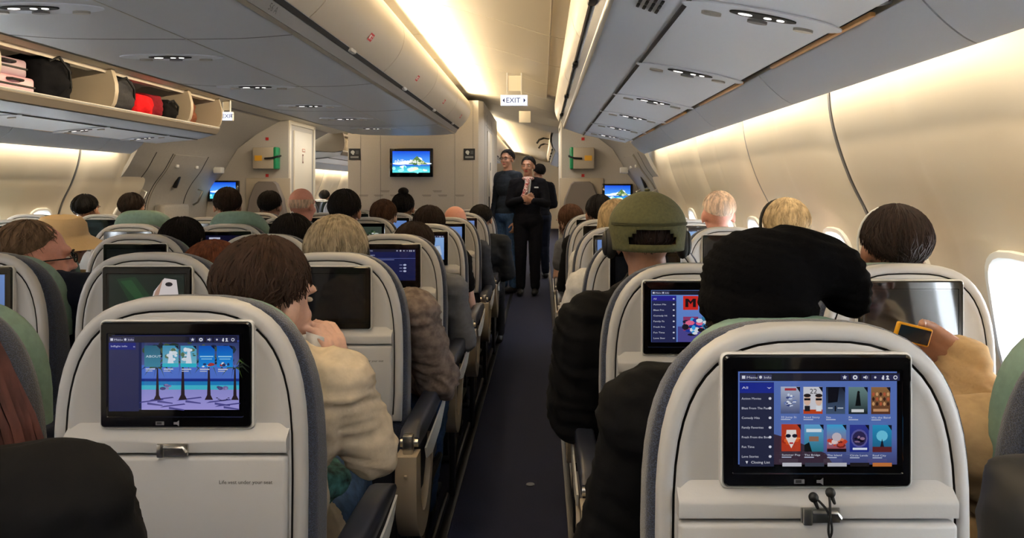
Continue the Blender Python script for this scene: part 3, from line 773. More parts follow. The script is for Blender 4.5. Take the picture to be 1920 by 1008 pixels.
def poster(p, x, z, w, h, k):
    rnd = random.Random(k)
    def sub(a, b): return (x+a*w, z+b*h)
    def R(a, b, c, d, col, top=None): p.rect(*sub(a, b), *sub(c, d), col, top)
    if k == 0: R(0, 0, 1, 1, (70, 84, 130), (180, 190, 215)); p.blob(x+.5*w, z+.5*h, .3*w, 22, [(210, 222, 246), (110, 130, 190), (60, 74, 130), (235, 240, 250)], 1, 1.9, .3); R(.2, .86, .8, .95, (170, 50, 60))
    elif k == 1:
        R(0, 0, 1, 1, (214, 214, 222)); R(0, 0, 1, .16, (196, 70, 30)); p.text('22', *sub(.33, .75), h*.26, (30, 20, 24), .62)
        for a in (.2, .8): p.oval(*sub(a, .5), w*.18, h*.20, (226, 190, 170)); R(a-.16, .50, a+.16, .58, (20, 20, 26)); p.oval(*sub(a, .68), w*.19, h*.07, (40, 30, 30)); R(a-.14, .10, a+.14, .3, (230, 235, 240) if a > .5 else (30, 30, 36))
    elif k == 2: R(0, 0, 1, 1, (70, 90, 120), (30, 34, 52)); p.poly([sub(.1, .4), sub(.6, .45), sub(.7, 1), sub(.1, 1)], (14, 16, 26)); R(.45, .1, .53, .3, (16, 18, 30)); R(.1, .2, .35, .24, (190, 200, 215)); R(.6, .2, .9, .24, (190, 200, 215))
    elif k == 3: R(0, 0, 1, 1, (22, 30, 36), (110, 140, 140)); p.poly([sub(.35, .3), sub(.65, .3), sub(.58, .75), sub(.45, .78)], (12, 16, 18)); p.oval(*sub(.52, .8), w*.07, h*.06, (16, 18, 20)); R(.15, .07, .8, .18, (220, 224, 226))
    elif k == 4:
        R(0, 0, 1, 1, (90, 50, 34), (150, 110, 70))
        for i in range(5):
            for j in range(3): p.oval(*sub(.12+i*.19, .38+j*.18), w*.07, h*.07, [(210, 160, 110), (60, 36, 28), (180, 90, 60)][(i+j) % 3])
        R(.1, .1, .9, .2, (200, 150, 110))
    elif k == 5:
        R(0, 0, 1, 1, (190, 60, 30)); p.blob(x+.5*w, z+.5*h, .42*w, 22, [(220, 90, 40), (160, 40, 24), (240, 130, 60)], 1, 1.5, .3)
        p.poly([sub(.25, .8), sub(.75, .8), sub(.78, .5), sub(.5, .12), sub(.22, .5)], (236, 226, 222))
        for a in (.34, .68): p.oval(*sub(a, .58), w*.14, h*.07, (16, 20, 40))
        R(.40, .28, .60, .34, (190, 30, 40))
    elif k == 6: R(0, 0, 1, 1, (40, 120, 140), (100, 170, 220)); R(.25, .38, .75, .56, (150, 110, 90)); R(.1, .72, .9, .84, (220, 235, 245)); p.poly([sub(0, 0), sub(.4, .0), sub(.25, .35), sub(0, .25)], (14, 18, 20))
    elif k == 7: R(0, 0, 1, 1, (170, 60, 44), (60, 170, 225)); p.blob(x+.5*w, z+.35*h, .4*w, 18, [(200, 70, 50), (230, 210, 210), (120, 40, 36), (230, 130, 90)], 1, .9, .3); p.oval(*sub(.5, .55), w*.25, h*.16, (200, 190, 200)); R(0, 0, 1, .12, (30, 16, 22))
    elif k == 8: R(0, 0, 1, 1, (30, 44, 140), (50, 60, 150)); p.oval(*sub(.5, .5), w*.44, h*.34, (90, 90, 160)); p.oval(*sub(.5, .5), w*.36, h*.27, (46, 40, 84)); p.blob(x+.5*w, z+.45*h, .2*w, 10, [(20, 18, 36), (150, 120, 150)], 1, 1.4, .35); R(.15, .08, .9, .16, (220, 230, 250))
    elif k == 9: R(0, 0, 1, 1, (30, 90, 130), (40, 150, 200)); p.oval(*sub(.5, .6), w*.3, h*.2, (110, 200, 230)); R(0, 0, 1, .2, (96, 36, 40)); p.poly([sub(.4, .2), sub(.6, .2), sub(.5, .5)], (20, 24, 40))
    elif k == 10: R(0, 0, 1, 1, (214, 44, 36)); p.poly([sub(.15, .2), sub(.35, .2), sub(.35, .6), sub(.5, .4), sub(.65, .6), sub(.65, .2), sub(.85, .2), sub(.85, .8), sub(.65, .8), sub(.5, .6), sub(.35, .8), sub(.15, .8)], (30, 20, 24))
    elif k == 11: R(0, 0, 1, 1, (226, 228, 234)); p.oval(*sub(.5, .62), w*.2, h*.14, (24, 26, 34)); R(.25, .2, .75, .42, (24, 26, 34))
    else:
        R(0, 0, 1, 1, [(40, 70, 150), (150, 60, 110), (60, 130, 170), (200, 120, 60)][k % 4]); p.blob(x+.5*w, z+.5*h, .35*w, 14, [(230, 235, 240), (30, 30, 60), (220, 90, 130), (70, 140, 220)], 1, 1.3, .35)
CATS = ['Action Movies', 'Blast From The Past', 'Comedy Hits', 'Family Favorites', 'Fresh From the Box', 'Fun Time', 'Love Stories']
def disp_movies():
    p = Pic(); p.rect(0, 0, 1, 1, (84, 110, 176), (92, 120, 196)); p.rect(.2, 0, 1, .28, (66, 70, 120), (90, 112, 180)); p.poly([(.2, .34), (.32, .28), (.55, .12), (.60, 0), (.2, 0)], (60, 44, 60))
    for r in range(3):
        for c in range(5):
            x = .268+c*.141; z = (.548, .152, -.246)[r]; h = .29
            if r < 2:
                poster(p, x, z, .12, h, r*5+c)
                p.text(['22 Jump St', 'Road Story', 'Sea', 'Fir', 'We the Band', 'Summer Pop', 'The Bridge', 'The Island', 'Circle Lands', 'Reef City'][r*5+c], x, z-.045, .028, (225, 230, 245), .8); p.rect(x, z-.065, x+.06, z-.055, (190, 200, 225))
            else: p.rect(x, 0, x+.12, .04, [(200, 200, 210), (60, 64, 80), (190, 190, 200), (30, 26, 30), (200, 120, 60)][c])
            if r < 2: p.poly([(x+.095, z+h), (x+.12, z+h), (x+.12, z+h-.06)], (16, 18, 34))
    p.rect(0, 0, .215, .9, (36, 40, 66), (40, 44, 72)); p.rect(0, .785, .215, .895, (28, 44, 150)); p.text('All', .015, .83, .036, (225, 228, 245)); p.poly([(.17, .85), (.185, .83), (.20, .85), (.185, .84)], (225, 228, 245))
    for i, c in enumerate(CATS):
        z = .715-i*.103; p.text(c, .012, z, .034, (220, 222, 235), .62); p.oval(.19, z+.012, .009, .014, (220, 222, 235))
    p.text('Closing List', .07, .035, .036, (230, 230, 240), .7); p.poly([(.045, .03), (.052, .06), (.036, .06)], (230, 230, 240))
    header(p); return p
def disp_movies2():
    p = Pic(); p.rect(0, 0, 1, 1, (96, 130, 210), (110, 150, 225)); p.rect(.3, 0, 1, .3, (80, 74, 150))
    for r in range(2):
        for c in range(3): poster(p, .36+c*.21, (.62, .22)[r], .17, .27, (10, 11, 12, 13, 14, 15)[r*3+c])
    p.blob(.62, .3, .2, 40, [(30, 60, 160), (60, 170, 240), (240, 110, 150), (230, 235, 245), (30, 26, 40)], 1.3, 1, .17)
    p.rect(0, 0, .28, .9, (40, 44, 86)); p.rect(0, .80, .28, .9, (44, 40, 150))
    for i, c in enumerate(['All']+CATS): z = .825-i*.108; p.text(c[:9], .02, z, .042, (225, 228, 245), .8); p.oval(.25, z+.014, .011, .014, (225, 228, 245))
    header(p); return p
def disp_list():
    p = Pic(); p.rect(0, 0, 1, 1, (24, 30, 70), (26, 32, 80)); p.rect(0, .70, 1, .715, (90, 100, 160)); p.text('Messages', .05, .80, .05, (200, 206, 235))
    for i in range(3): p.oval(.80, .50-i*.1, .03, .03, (190, 196, 225)); p.rect(.70, .49-i*.1, .75, .51-i*.1, (150, 156, 200))
    p.rect(.30, .66, .6, .675, (140, 150, 200)); header(p); return p
def disp_map():
    p = Pic(); p.rect(0, 0, 1, 1, (120, 160, 225), (150, 190, 240)); p.poly([(.05, .2), (.4, .3), (.5, .7), (.2, .8), (.05, .6)], (200, 215, 235)); p.poly([(.6, .1), (.95, .2), (.9, .6), (.7, .5)], (190, 205, 225))
    p.poly([(.1, .42), (.9, .58), (.9, .59), (.1, .43)], (70, 60, 120)); p.rect(.1, .9, .5, .93, (60, 80, 150)); header(p); return p
def disp_green():
    p = Pic(); p.rect(0, 0, 1, 1, (20, 34, 28)); p.poly([(.1, .9), (.35, .95), (.62, .35), (.5, .1), (.3, .3)], (24, 56, 34)); p.poly([(.15, .85), (.3, .88), (.5, .4), (.42, .3)], (32, 74, 42))
    p.blob(.84, .35, .12, 16, [(80, 150, 40), (150, 200, 60), (60, 110, 40)], .8, 1.4, .4)
    p.poly([(.50, .0), (.86, .0), (.93, .5), (.90, .88), (.74, .92), (.60, .62)], (216, 206, 204)); p.poly([(.5, .0), (.62, .62), (.72, .9), (.66, .5), (.62, .0)], (176, 140, 120))
    p.oval(.80, .78, .05, .05, (30, 28, 36)); p.oval(.77, .22, .06, .10, (60, 56, 90)); p.oval(.86, .40, .03, .05, (196, 60, 60)); p.rect(.70, .05, .84, .12, (190, 120, 120)); return p
def disp_purple():
    p = Pic(); p.rect(0, 0, 1, 1, (14, 14, 40)); p.oval(.5, .35, .34, .4, (70, 60, 150)); p.oval(.5, .35, .26, .3, (120, 110, 220)); p.oval(.5, .35, .14, .17, (216, 210, 250)); p.rect(.08, .85, .35, .92, (200, 206, 230)); return p
def disp_blue():
    p = Pic(); p.rect(0, 0, 1, 1, (96, 130, 190), (110, 146, 210)); p.rect(.6, .1, .9, .5, (120, 160, 215)); return p
def disp_photo():
    p = Pic(); p.rect(0, 0, 1, 1, (60, 70, 60)); p.blob(.5, .5, .4, 40, [(190, 200, 190), (40, 60, 40), (110, 130, 90), (220, 225, 220), (70, 90, 120)], 1.1, .9, .12); return p
def disp_off():
    p = Pic(); p.rect(0, 0, 1, 1, (7, 8, 10)); return p
DW, DH = .212, .124
DISP = {k: f().mesh('display_'+k, M_SCR, (DW, DH), (.5, .5)) for k, f in dict(beach=disp_beach, movies=disp_movies, movies2=disp_movies2, list=disp_list, map=disp_map, green=disp_green, purple=disp_purple, blue=disp_blue, photo=disp_photo, off=disp_off).items()}

# ------------------------------------------------------------------ seats
def shell_outline(ins, zb=.62, W=.213, zt=1.10, zc=.80, n=3.1, k=26):
    Wi = W-ins; T = zt-ins; pts = [(-(Wi-.004), zb+ins), (-(Wi-.001), .70)]
    for i in range(k+1):
        t = PI-PI*i/k; c, s = math.cos(t), math.sin(t)
        pts.append((Wi*math.copysign(abs(c)**(2/n), c), zc+(T-zc)*abs(s)**(2/n)))
    pts += [(Wi-.001, .70), (Wi-.004, zb+ins)]; return pts
def rings_shell():
    prof = [(0, .030, 0), (0, .008, 0), (.003, .002, 0), (.008, 0, 0), (.016, 0, 0), (.0205, .003, 1), (.0215, .010, 1), (.0228, .010, 1), (.0238, .003, 0), (.030, .001, 0), (.036, .003, 0), (.046, .006, 0)]
    b = MB(); b.loft([[(x, y, z) for x, z in shell_outline(i)] for i, y, m in prof], True, True, [p[2] for p in prof]); return b
def seat_meshes():
    D = {}
    D['back_shell'] = rings_shell().mesh('back_shell', [M['shell'], M['groove']], ang=60)
    # shelf below the screen: slope, lip and centre dip
    b = MB()
    xs = [-.186+.372*i/24 for i in range(25)]
    R = []
    for x in xs:
        d = .004*math.exp(-(x/.05)**2); e = max(0, abs(x)-.176)*.5
        R.append([(x, .009, .890-e), (x, .005, .889-e), (x, -.010, .871-d), (x, -.0135, .868-d), (x, -.0145, .864-d), (x, -.013, .846), (x, .009, .845)])
    b.loft(R, True, True); D['shelf'] = b.mesh('shelf', M['shell'], ang=50)
    b = MB(); b.box((0, -.004, .731), (.372, .020, .216), .007, seg=3)
    t = .0085
    D['tray_table'] = b.mesh('tray_table', M['shell'])
    p = Pic(); p.text('Life vest under your seat', .075, .795, .0088, (52, 48, 46)); D['lettering'] = p.mesh('lettering', M_INK)
    b = MB(); b.box((0, -.0185, .853), (.052, .004, .020), .0018); b.box((-.018, -.021, .852), (.012, .006, .022), .002); b.tube([(-.012, -.022, .858), (.020, -.023, .858), (.025, -.022, .850)], .003, 6)
    D['latch'] = b.mesh('latch', M['chrome'])
    b = MB()
    def rr(w, h, r, y, zc=.9735):
        o = []
        for cx, cz, a0 in ((w/2-r, h/2-r, 0), (-w/2+r, h/2-r, 90), (-w/2+r, -h/2+r, 180), (w/2-r, -h/2+r, 270)):
            for k in range(5): a = math.radians(a0+k*22.5); o.append((cx+r*math.cos(a), y, zc+cz+r*math.sin(a)))
        return o
    b.loft([rr(.257, .182, .009, .007), rr(.257, .182, .009, -.004), rr(.253, .178, .008, -.006), rr(.251, .176, .008, -.003)]); D['surround'] = b.mesh('surround', M['pale'])
    b = MB(); b.loft([rr(.250, .175, .007, .004), rr(.250, .175, .007, -.008), rr(.246, .171, .006, -.010), rr(.228, .140, .002, -.010), rr(.226, .138, .002, -.0085)])
    D['screen'] = b.mesh('screen', M['bezel'])
    p = Pic(); p.rect(-.022, -.003, -.008, .003, (110, 110, 116)); p.rect(-.020, -.002, -.012, .002, (40, 40, 44)); p.poly([(.008, -.002), (.013, -.002), (.017, -.005), (.017, .005), (.013, .002), (.008, .002)], (110, 110, 116))
    D['symbols'] = p.mesh('symbols', M_INK)
    # upholstered back
    prof = [(.0, .0), (-.008, .006), (-.010, .018), (-.010, .06), (-.004, .085), (.012, .10), (.04, .108)]
    b = MB(); b.loft([[(x, .018+y*(1-.42*max(0, min(1, (z-.78)/.30))), z) for x, z in shell_outline(i, .50, .215, 1.089)] for i, y in prof]); D['backrest'] = b.mesh('backrest', M['tweed'], ang=60)
    # headrest with forward wings
    def hr(ins, y):
        return [(x, y+.05*(abs(x)/.17)**3, z) for x, z in shell_outline(ins, .91, .170, 1.092, .84)[0:1]+shell_outline(ins, .91, .170, 1.092, .84)[2:-2]+shell_outline(ins, .91, .170, 1.092, .84)[-1:]]
    b = MB(); b.loft([hr(.02, .075), hr(.004, .079), hr(0, .09), hr(0, .128), hr(.006, .146), hr(.02, .154), hr(.06, .152)]); D['headrest'] = b.mesh('headrest', M['teal'], ang=60)
    b = MB(); b.box((0, .39, .43), (.45, .52, .11), .035, seg=3); D['seat_cushion'] = b.mesh('seat_cushion', M['navy'])
    b = MB(); b.box((0, .035, .53), (.40, .02, .20), .006); b.box((0, .016, .50), (.37, .02, .14), .006); D['pocket'] = b.mesh('pocket', M['navy'])
    b = MB(); b.box((0, .37, .35), (.43, .50, .05), .01); b.box((0, .16, .30), (.48, .04, .04), .01); b.box((0, .52, .30), (.48, .04, .04), .01); D['seat_frame'] = b.mesh('seat_frame', M['steel'])
    for nm, y in (('leg_front', .52), ('leg_rear', .16)):
        b = MB(); b.box((0, y, .145), (.035, .045, .29), .008); b.box((0, y, .012), (.06, .10, .024), .006); D[nm] = b.mesh('leg', M['steel'])
    # armrests: pad, pale aisle face, metal bracket; and the J shaped end panel
    def arm(kind):
        o = {}
        pad = [(-.10, .585), (-.105, .615), (-.08, .637), (.05, .640), (.25, .640), (.36, .634), (.41, .617), (.42, .60), (.40, .59), (.2, .578), (0, .575)]
        b = MB(); w = .026
        b.loft([[(x, y, .608+(z-.608)*k) for y, z in pad] for x, k in ((-w, .7), (-w+.004, .92), (-w+.010, 1), (w-.010, 1), (w-.004, .92), (w, .7))]); o['armrest'] = b.mesh('armrest', M['navyplastic'], ang=50)
        b = MB(); b.box((0, -.117, .602), (.028, .03, .052), .006); b.tube([(-.024, -.10, .60), (.024, -.10, .60)], .012, 10); o['bracket'] = b.mesh('bracket', M['chrome'])
        b = MB(); b.box((0, .14, .50), (.022, .36, .17), .01); o['arm_core'] = b.mesh('arm_core', M['navy'])
        return o
    A = arm(0)
    for k, v in A.items(): D[k] = v
    J = smoothc([(-.150, .578), (-.155, .50), (-.145, .42), (-.11, .36), (-.05, .325), (.02, .33), (.075, .375), (.12, .46), (.15, .54)], 3)+smoothc([(.125, .552), (.085, .47), (.035, .41), (-.02, .385), (-.065, .41), (-.085, .47), (-.09, .578)], 3)
    b = MB(); b.loft([[(x, y+(.0), z) for y, z in [((py-.0), pz) for py, pz in J]] for x in (-.028, -.022, .022, .028)]); b.box((0, -.158, .53), (.008, .006, .008), .002); D['end_panel'] = b.mesh('end_panel', M['beige'], ang=50)
    G = [(-.02, .555), (.30, .578), (.40, .595), (.36, .56), (.26, .52), (.1, .50), (.0, .52)]
    b = MB(); b.prism(G, 'x', .027, .032); D['arm_trim'] = b.mesh('arm_trim', M['pale'])
    b = MB(); b.box((0, .07, .30), (.022, .05, .55), .008); b.box((0, .40, .10), (.02, .62, .03), .008); b.tube([(0, .09, .10), (0, .30, .33), (0, .52, .33)], .011, 6); D['end_frame'] = b.mesh('end_frame', M['steel'])
    return D
SM = seat_meshes()
def seat(x, y, label, disp='off', left=None, right='plain', raise_hr=0.0, hinge=None, grp='airliner seats', detail=True, scale=1.0):
    t = thing('airliner_seat', label, 'seat', (x, y, 0), 0, grp)
    P = lambda n, nm=None, par=None, loc=None: link(nm or n, SM[n], par or t, loc)
    sh = P('back_shell'); P('shelf'); tr = P('tray_table'); P('latch')
    if detail: link('lettering', SM['lettering'], tr, (0, -.0146, 0))
    sc = P('screen'); P('surround')
    link('display', DISP[disp], sc, (.0, -.0087, .978))
    if detail: link('symbols', SM['symbols'], sc, (-.01, -.0104, .894))
    P('backrest'); P('headrest', loc=(0, 0, raise_hr)); P('seat_cushion'); P('pocket', 'literature_pocket'); P('seat_frame')
    for sx in (-.15, .15): P('leg_front', 'leg', loc=(sx, 0, 0)); P('leg_rear', 'leg', loc=(sx, 0, 0))
    for side, k in ((-1, left), (1, right)):
        if not k: continue
        ax = side*.2535
        P('armrest', loc=(ax, 0, 0)); P('arm_core', loc=(ax, 0, 0)); P('bracket', loc=(ax, 0, 0))
        b = P('bracket', 'hinge', loc=(side*.226, .14, .035)); b.scale = (.8, .9, .8)
        if k == 'aisle':
            P('end_panel', loc=(ax, 0, 0)); a = P('arm_trim', loc=(ax, 0, 0)); a.scale.x = side
            P('end_frame', loc=(ax-side*.01, 0, 0))
    return t
GX = -.610; SP = .507
RL = [1.17, 1.98, 2.79, 3.60, 4.41, 5.22, 6.03]
RR = [.94, 1.68, 2.49, 3.30, 4.11, 4.92]
colname = {'G': 'beside the aisle', 'F': 'one in from the aisle', 'E': 'two in from the aisle', 'D': 'on the far aisle'}
posn = lambda r: 'nearest the camera' if r == 0 else ordinal(r)+' from the camera'
disp = {('G', 0): 'beach', ('G', 1): 'off', ('G', 2): 'list', ('G', 3): 'map', ('G', 4): 'blue', ('F', 1): 'green', ('F', 2): 'map', ('F', 4): 'photo', ('E', 1): 'blue', ('E', 3): 'purple', ('F', 5): 'blue', ('G', 5): 'blue'}
screenword = dict(beach='palm beach menu', list='dark blue message list', map='pale blue map', blue='plain blue picture', green='green picture', photo='bright photo', purple='purple disc', off='dark screen', movies='movie poster menu', movies2='colourful poster menu')
for r, y in enumerate(RL):
    for k, c in enumerate('GFED'):
        if r == 0 and c in 'ED': continue
        if r > 5 and c in 'D': continue
        d = disp.get((c, r), 'off')
        lab = 'centre-block seat %s, %s, %s' % (colname[c], posn(r), ('showing a '+screenword[d]) if d != 'off' else 'dark screen')
        seat(GX-SP*k, y, lab, d, left='aisle' if c == 'D' else None, right='aisle' if c == 'G' else 'plain', raise_hr={('D', 3): .075, ('E', 3): .07, ('F', 4): 0.0}.get((c, r), -.008), detail=r < 3)
dispR = {('B', 0): 'movies', ('B', 1): 'movies2', ('A', 3): 'off', ('A', 4): 'map', ('B', 3): 'blue', ('B', 2): 'off'}
for r, y in enumerate(RR):
    for c, x in (('B', .368), ('A', .885)):
        d = dispR.get((c, r), 'off')
        lab = 'right-hand %s seat, %s, %s' % ('aisle' if c == 'B' else 'window', posn(r), ('showing a '+screenword[d]) if d != 'off' else 'dark screen')
        s = seat(x, y, lab, d, left='aisle' if c == 'B' else 'plain', right=None if c == 'B' else 'plain', detail=r < 3)
for r, y in enumerate((3.30, 4.11, 4.92)):
    for c, x in (('C', 2*CX-.368), ('A', 2*CX-.885)):
        seat(x, y, 'cream-backed %s seat of the far left pair, %s from the camera' % ('aisle' if c == 'C' else 'window', ordinal(r)), 'off', right='aisle' if c == 'C' else 'plain', detail=False)
for r, y in enumerate((10.6, 11.41, 12.22)):
    for c, x in (('C', 2*CX-.368), ('A', 2*CX-.885)):
        seat(x, y, 'distant %s seat of the far left pair beyond the exit, %s row' % ('aisle' if c == 'C' else 'window', ordinal(r)), 'off', right='aisle' if c == 'C' else 'plain', detail=False)
# seat track strips let into the carpet beside the aisle
for x in (-.365, .115):
    b = MB(); b.box((x, 6.5, .003), (.035, 15, .006), .001); struct(b.build('trim_floor', M['steel']))
b = MB(); b.oval((-.05, 3.02, 0), .018, .018, .004, 16); tag(b.build('floor_stud', M['steel']), 'small round metal stud in the aisle carpet', 'stud')
b = MB(); b.box((.065, 3.9, .06), (.012, .02, .12), .003); tag(b.build('aisle_marker', M['pale']), 'small pale upright marker at the edge of the aisle floor on the right', 'marker')
# earphones hanging from the nearest right screen
t = thing('earphones', 'black wired earphones dangling from the nearest right-hand screen', 'earphones', (.368, .93, .87))
wire = lambda pts: smooth3(pts)
def smooth3(pts, n=6):
    P = [Vector(p) for p in pts]; o = []
    for i in range(len(P)-1):
        a, b_, c, d = P[max(i-1, 0)], P[i], P[i+1], P[min(i+2, len(P)-1)]
        for k in range(n):
            u = k/n; o.append(0.5*((2*b_)+(c-a)*u+(2*a-5*b_+4*c-d)*u*u+(3*b_-a-3*c+d)*u**3))
    o.append(P[-1]); return o
for nm, pts in (('wire', [(-.012, -.02, .012), (.002, -.028, -.004), (.006, -.03, -.03), (-.006, -.03, -.05), (-.012, -.03, -.075), (-.002, -.03, -.10), (.004, -.03, -.16)]),
                ('wire', [(.006, -.022, .016), (.004, -.03, -.002), (.002, -.03, -.03), (.010, -.03, -.06), (.013, -.03, -.16)])):
    MB().tube(smooth3(pts), .0016, 6).build(nm, M['black'], t)
for x, z in ((-.014, .012), (.008, .018)):
    b = MB(); b.ell((x, -.021, z), (.0065, .006, .0065)); b.capsule((x, -.02, z), (x+.004, -.024, z-.012), .0035, .002); b.build('earbud', M['black'], t)
# ------------------------------------------------------------------ people
def skin(n, c): return mat('skin_'+n, c, .5, bump=.08, scale=120, vary=.04)
SK = dict(light=skin('light', (212, 172, 154)), tan=skin('tan', (172, 126, 102)), pink=skin('pink', (212, 150, 132)), brown=skin('brown', (138, 96, 76)))
def hairm(n, c): return mat('hair_'+n, c, .7, bump=.4, scale=70, vary=.35, stretch=(1, 1, .25), spec=.2)
HM = dict(black=hairm('black', (22, 18, 18)), dkbrown=hairm('dkbrown', (38, 27, 23)), brown=hairm('brown', (78, 52, 38)), red=hairm('red', (96, 54, 36)), grey=hairm('grey', (150, 136, 118)),
          blonde=hairm('blonde', (176, 154, 120)), ash=hairm('ash', (142, 130, 110)), white=hairm('white', (214, 190, 172)), stubble=hairm('stubble', (112, 90, 70)))
def cloth(n, c, v=.08): return mat('cloth_'+n, c, .9, bump=.35, scale=45, vary=v, spec=.15)
CL = dict(black=cloth('black', (11, 11, 13)), cream=cloth('cream', (198, 184, 162)), brown=cloth('greybrown', (112, 100, 94), .3), navy=cloth('navy', (26, 30, 44)), grey=cloth('grey', (96, 98, 104)),
          white=cloth('white', (214, 214, 214)), tan=cloth('tan', (190, 160, 118)), jeans=cloth('jeans', (58, 84, 124), .2), dkgrey=cloth('dkgrey', (58, 60, 66)), char=cloth('char', (40, 44, 52)), darktrouser=cloth('darktrouser', (24, 24, 28)))
EYEW = mat('eye_white', (225, 222, 216), .2); IRIS = mat('iris', (40, 26, 20), .2); LIP = mat('lips', (168, 84, 80), .45); LIPR = mat('red_lips', (170, 34, 44), .4)
def Mrot(yaw=0, pitch=0, roll=0): return (Matrix.Rotation(yaw, 4, 'Z') @ Matrix.Rotation(pitch, 4, 'X') @ Matrix.Rotation(roll, 4, 'Y'))
def head_prims(H, R, s=1.0):
    T = lambda p: H+(R @ (Vector(p)*s)); R3 = R
    e = lambda c, r: ('e', T(c), tuple(a*s for a in r), R3)
    return [e((0, -.012, .032), (.076, .094, .088)), e((0, .028, -.02), (.060, .066, .075)), e((0, .040, -.062), (.044, .046, .045)), e((0, .066, -.090), (.024, .022, .018)),
            e((0, .080, .030), (.052, .016, .016)), e((-.036, .066, -.026), (.022, .020, .020)), e((.036, .066, -.026), (.022, .020, .020)),
            ('c', T((0, .090, .012)), T((0, .110, -.026)), .007*s, .0125*s), e((-.011, .098, -.030), (.008, .009, .007)), e((.011, .098, -.030), (.008, .009, .007)),
            e((0, .084, -.058), (.024, .013, .010)),
            e((-.079, -.008, -.008), (.010, .020, .031)), e((.079, -.008, -.008), (.010, .020, .031))]
def face_bits(H, R, par, s=1.0, lip=None, brow=None):
    T = lambda p: H+(R @ (Vector(p)*s))
    for sx in (-1, 1):
        b = MB(); b.ell(T((sx*.031, .0815, .008)), (.0115*s, .008*s, .0055*s), R, 10, 8); ey = b.build('eye', EYEW, par)
        b = MB(); b.ell(T((sx*.031, .0885, .008)), (.005*s, .003*s, .005*s), R, 8, 6); b.build('iris', IRIS, ey)
        b = MB(); b.tube([T((sx*.048, .086, .028)), T((sx*.032, .096, .034)), T((sx*.016, .097, .030))], [.002*s, .0035*s, .003*s], 6); b.build('eyebrow', brow or HM['dkbrown'], par)
    b = MB(); b.tube([T((-.022, .086, -.058)), T((-.008, .098, -.056)), T((.008, .098, -.056)), T((.022, .086, -.058))], [.003*s, .0062*s, .0062*s, .003*s], 8); b.build('mouth', lip or LIP, par)
def hand_prims(W, D, N, s=1.0, curl=.6, side=1, spread=.0205, thumb=1.0):
    """wrist, finger direction, palm normal"""
    D = Vector(D).normalized(); N = (Vector(N)-D*Vector(N).dot(D)).normalized(); S = D.cross(N)*side
    W = Vector(W); o = []
    for k in (-1, 0, 1): o.append(('c', W+S*k*.012*s, W+D*.072*s+S*k*.024*s, .018*s, .0145*s))
    L = (.036, .041, .038, .029)
    for i in range(4):
        p = W+D*.078*s+S*(1.5-i)*spread*s; a = 0; dd = D
        for j, f in enumerate((1.0, .66, .52)):
            a += curl*(.7 if j == 0 else .9); dd = D*math.cos(a)+N*math.sin(a)+S*(1.5-i)*.06
            q = p+dd*L[i]*f*s; o.append(('c', p, q, (.0092-.0007*j)*s, (.0086-.0008*j)*s)); p = q
    p = W+D*.022*s+S*.024*s
    for j, (l, dv) in enumerate(((.036, D*.55+S*.75+N*.3*thumb), (.030, D*.8+S*.35+N*.45*thumb), (.024, D*.85+S*.1+N*.55*thumb))):
        q = p+dv.normalized()*l*s; o.append(('c', p, q, (.0125-.0013*j)*s, (.0115-.0015*j)*s)); p = q
    return o
def V(*a): return Vector(a)
def mirror(v): return Vector((-v.x, v.y, v.z))
SEATED = dict(hip=.52, hy=.30, waist=V(0, .26, .66), chest=V(0, .24, .86), sh=V(.165, .235, .945), neck=V(0, .235, 1.0), head=V(0, .265, 1.135),
              el=V(.215, .27, .68), wr=V(.15, .47, .62), hd=V(-.35, 1, -.15), hn=V(-.3, 0, -1), knee=V(.10, .66, .56), ank=V(.11, .64, .10), toe=V(.115, .76, .05), curl=.5, shr=.062)
def body_prims(J, arms, s_arm=1.0, hands=True, fs=1.0):
    o = []
    hy = J['hy']; hip = J['hip']
    o += [('e', V(J['waist'].x, hy, hip), (.165, .12, .10)), ('e', J['waist'], (.145, .105, .12)), ('e', J['chest'], (.168, .112, .15)), ('e', (J['chest']+J['neck'])/2+V(0, 0, .0), (.13, .085, .09)), ('c', J['neck']-V(0, 0, .05), J['head']+V(0, -.01, -.05), .060, .052)]
    for a in arms:
        sh, el, wr = a['sh'], a['el'], a['wr']
        o += [('c', V(J['chest'].x*.5+sh.x*.45, J['neck'].y, sh.z+.015), sh, .055, J['shr']), ('c', sh, el, .052*s_arm, .040*s_arm), ('c', el, el+(wr-el)*.35, .041*s_arm, .040*s_arm), ('c', el+(wr-el)*.35, wr, .040*s_arm, .026)]
        if hands: o += hand_prims(wr, a['hd'], a['hn'], fs, a.get('curl', .5), a.get('side', 1))
    for sx in (-1, 1):
        k = V(J['knee'].x*sx, J['knee'].y, J['knee'].z); an = V(J['ank'].x*sx, J['ank'].y, J['ank'].z); hp = V(.09*sx+J['waist'].x*.5, hy, hip)
        if 'legs' in J: k, an = J['legs'][0 if sx < 0 else 1]
        cf = k+(an-k)*.3
        o += [('c', hp, k, .082, .055), ('c', k, cf, .053, .052), ('c', cf, an, .052, .034)]
    return o
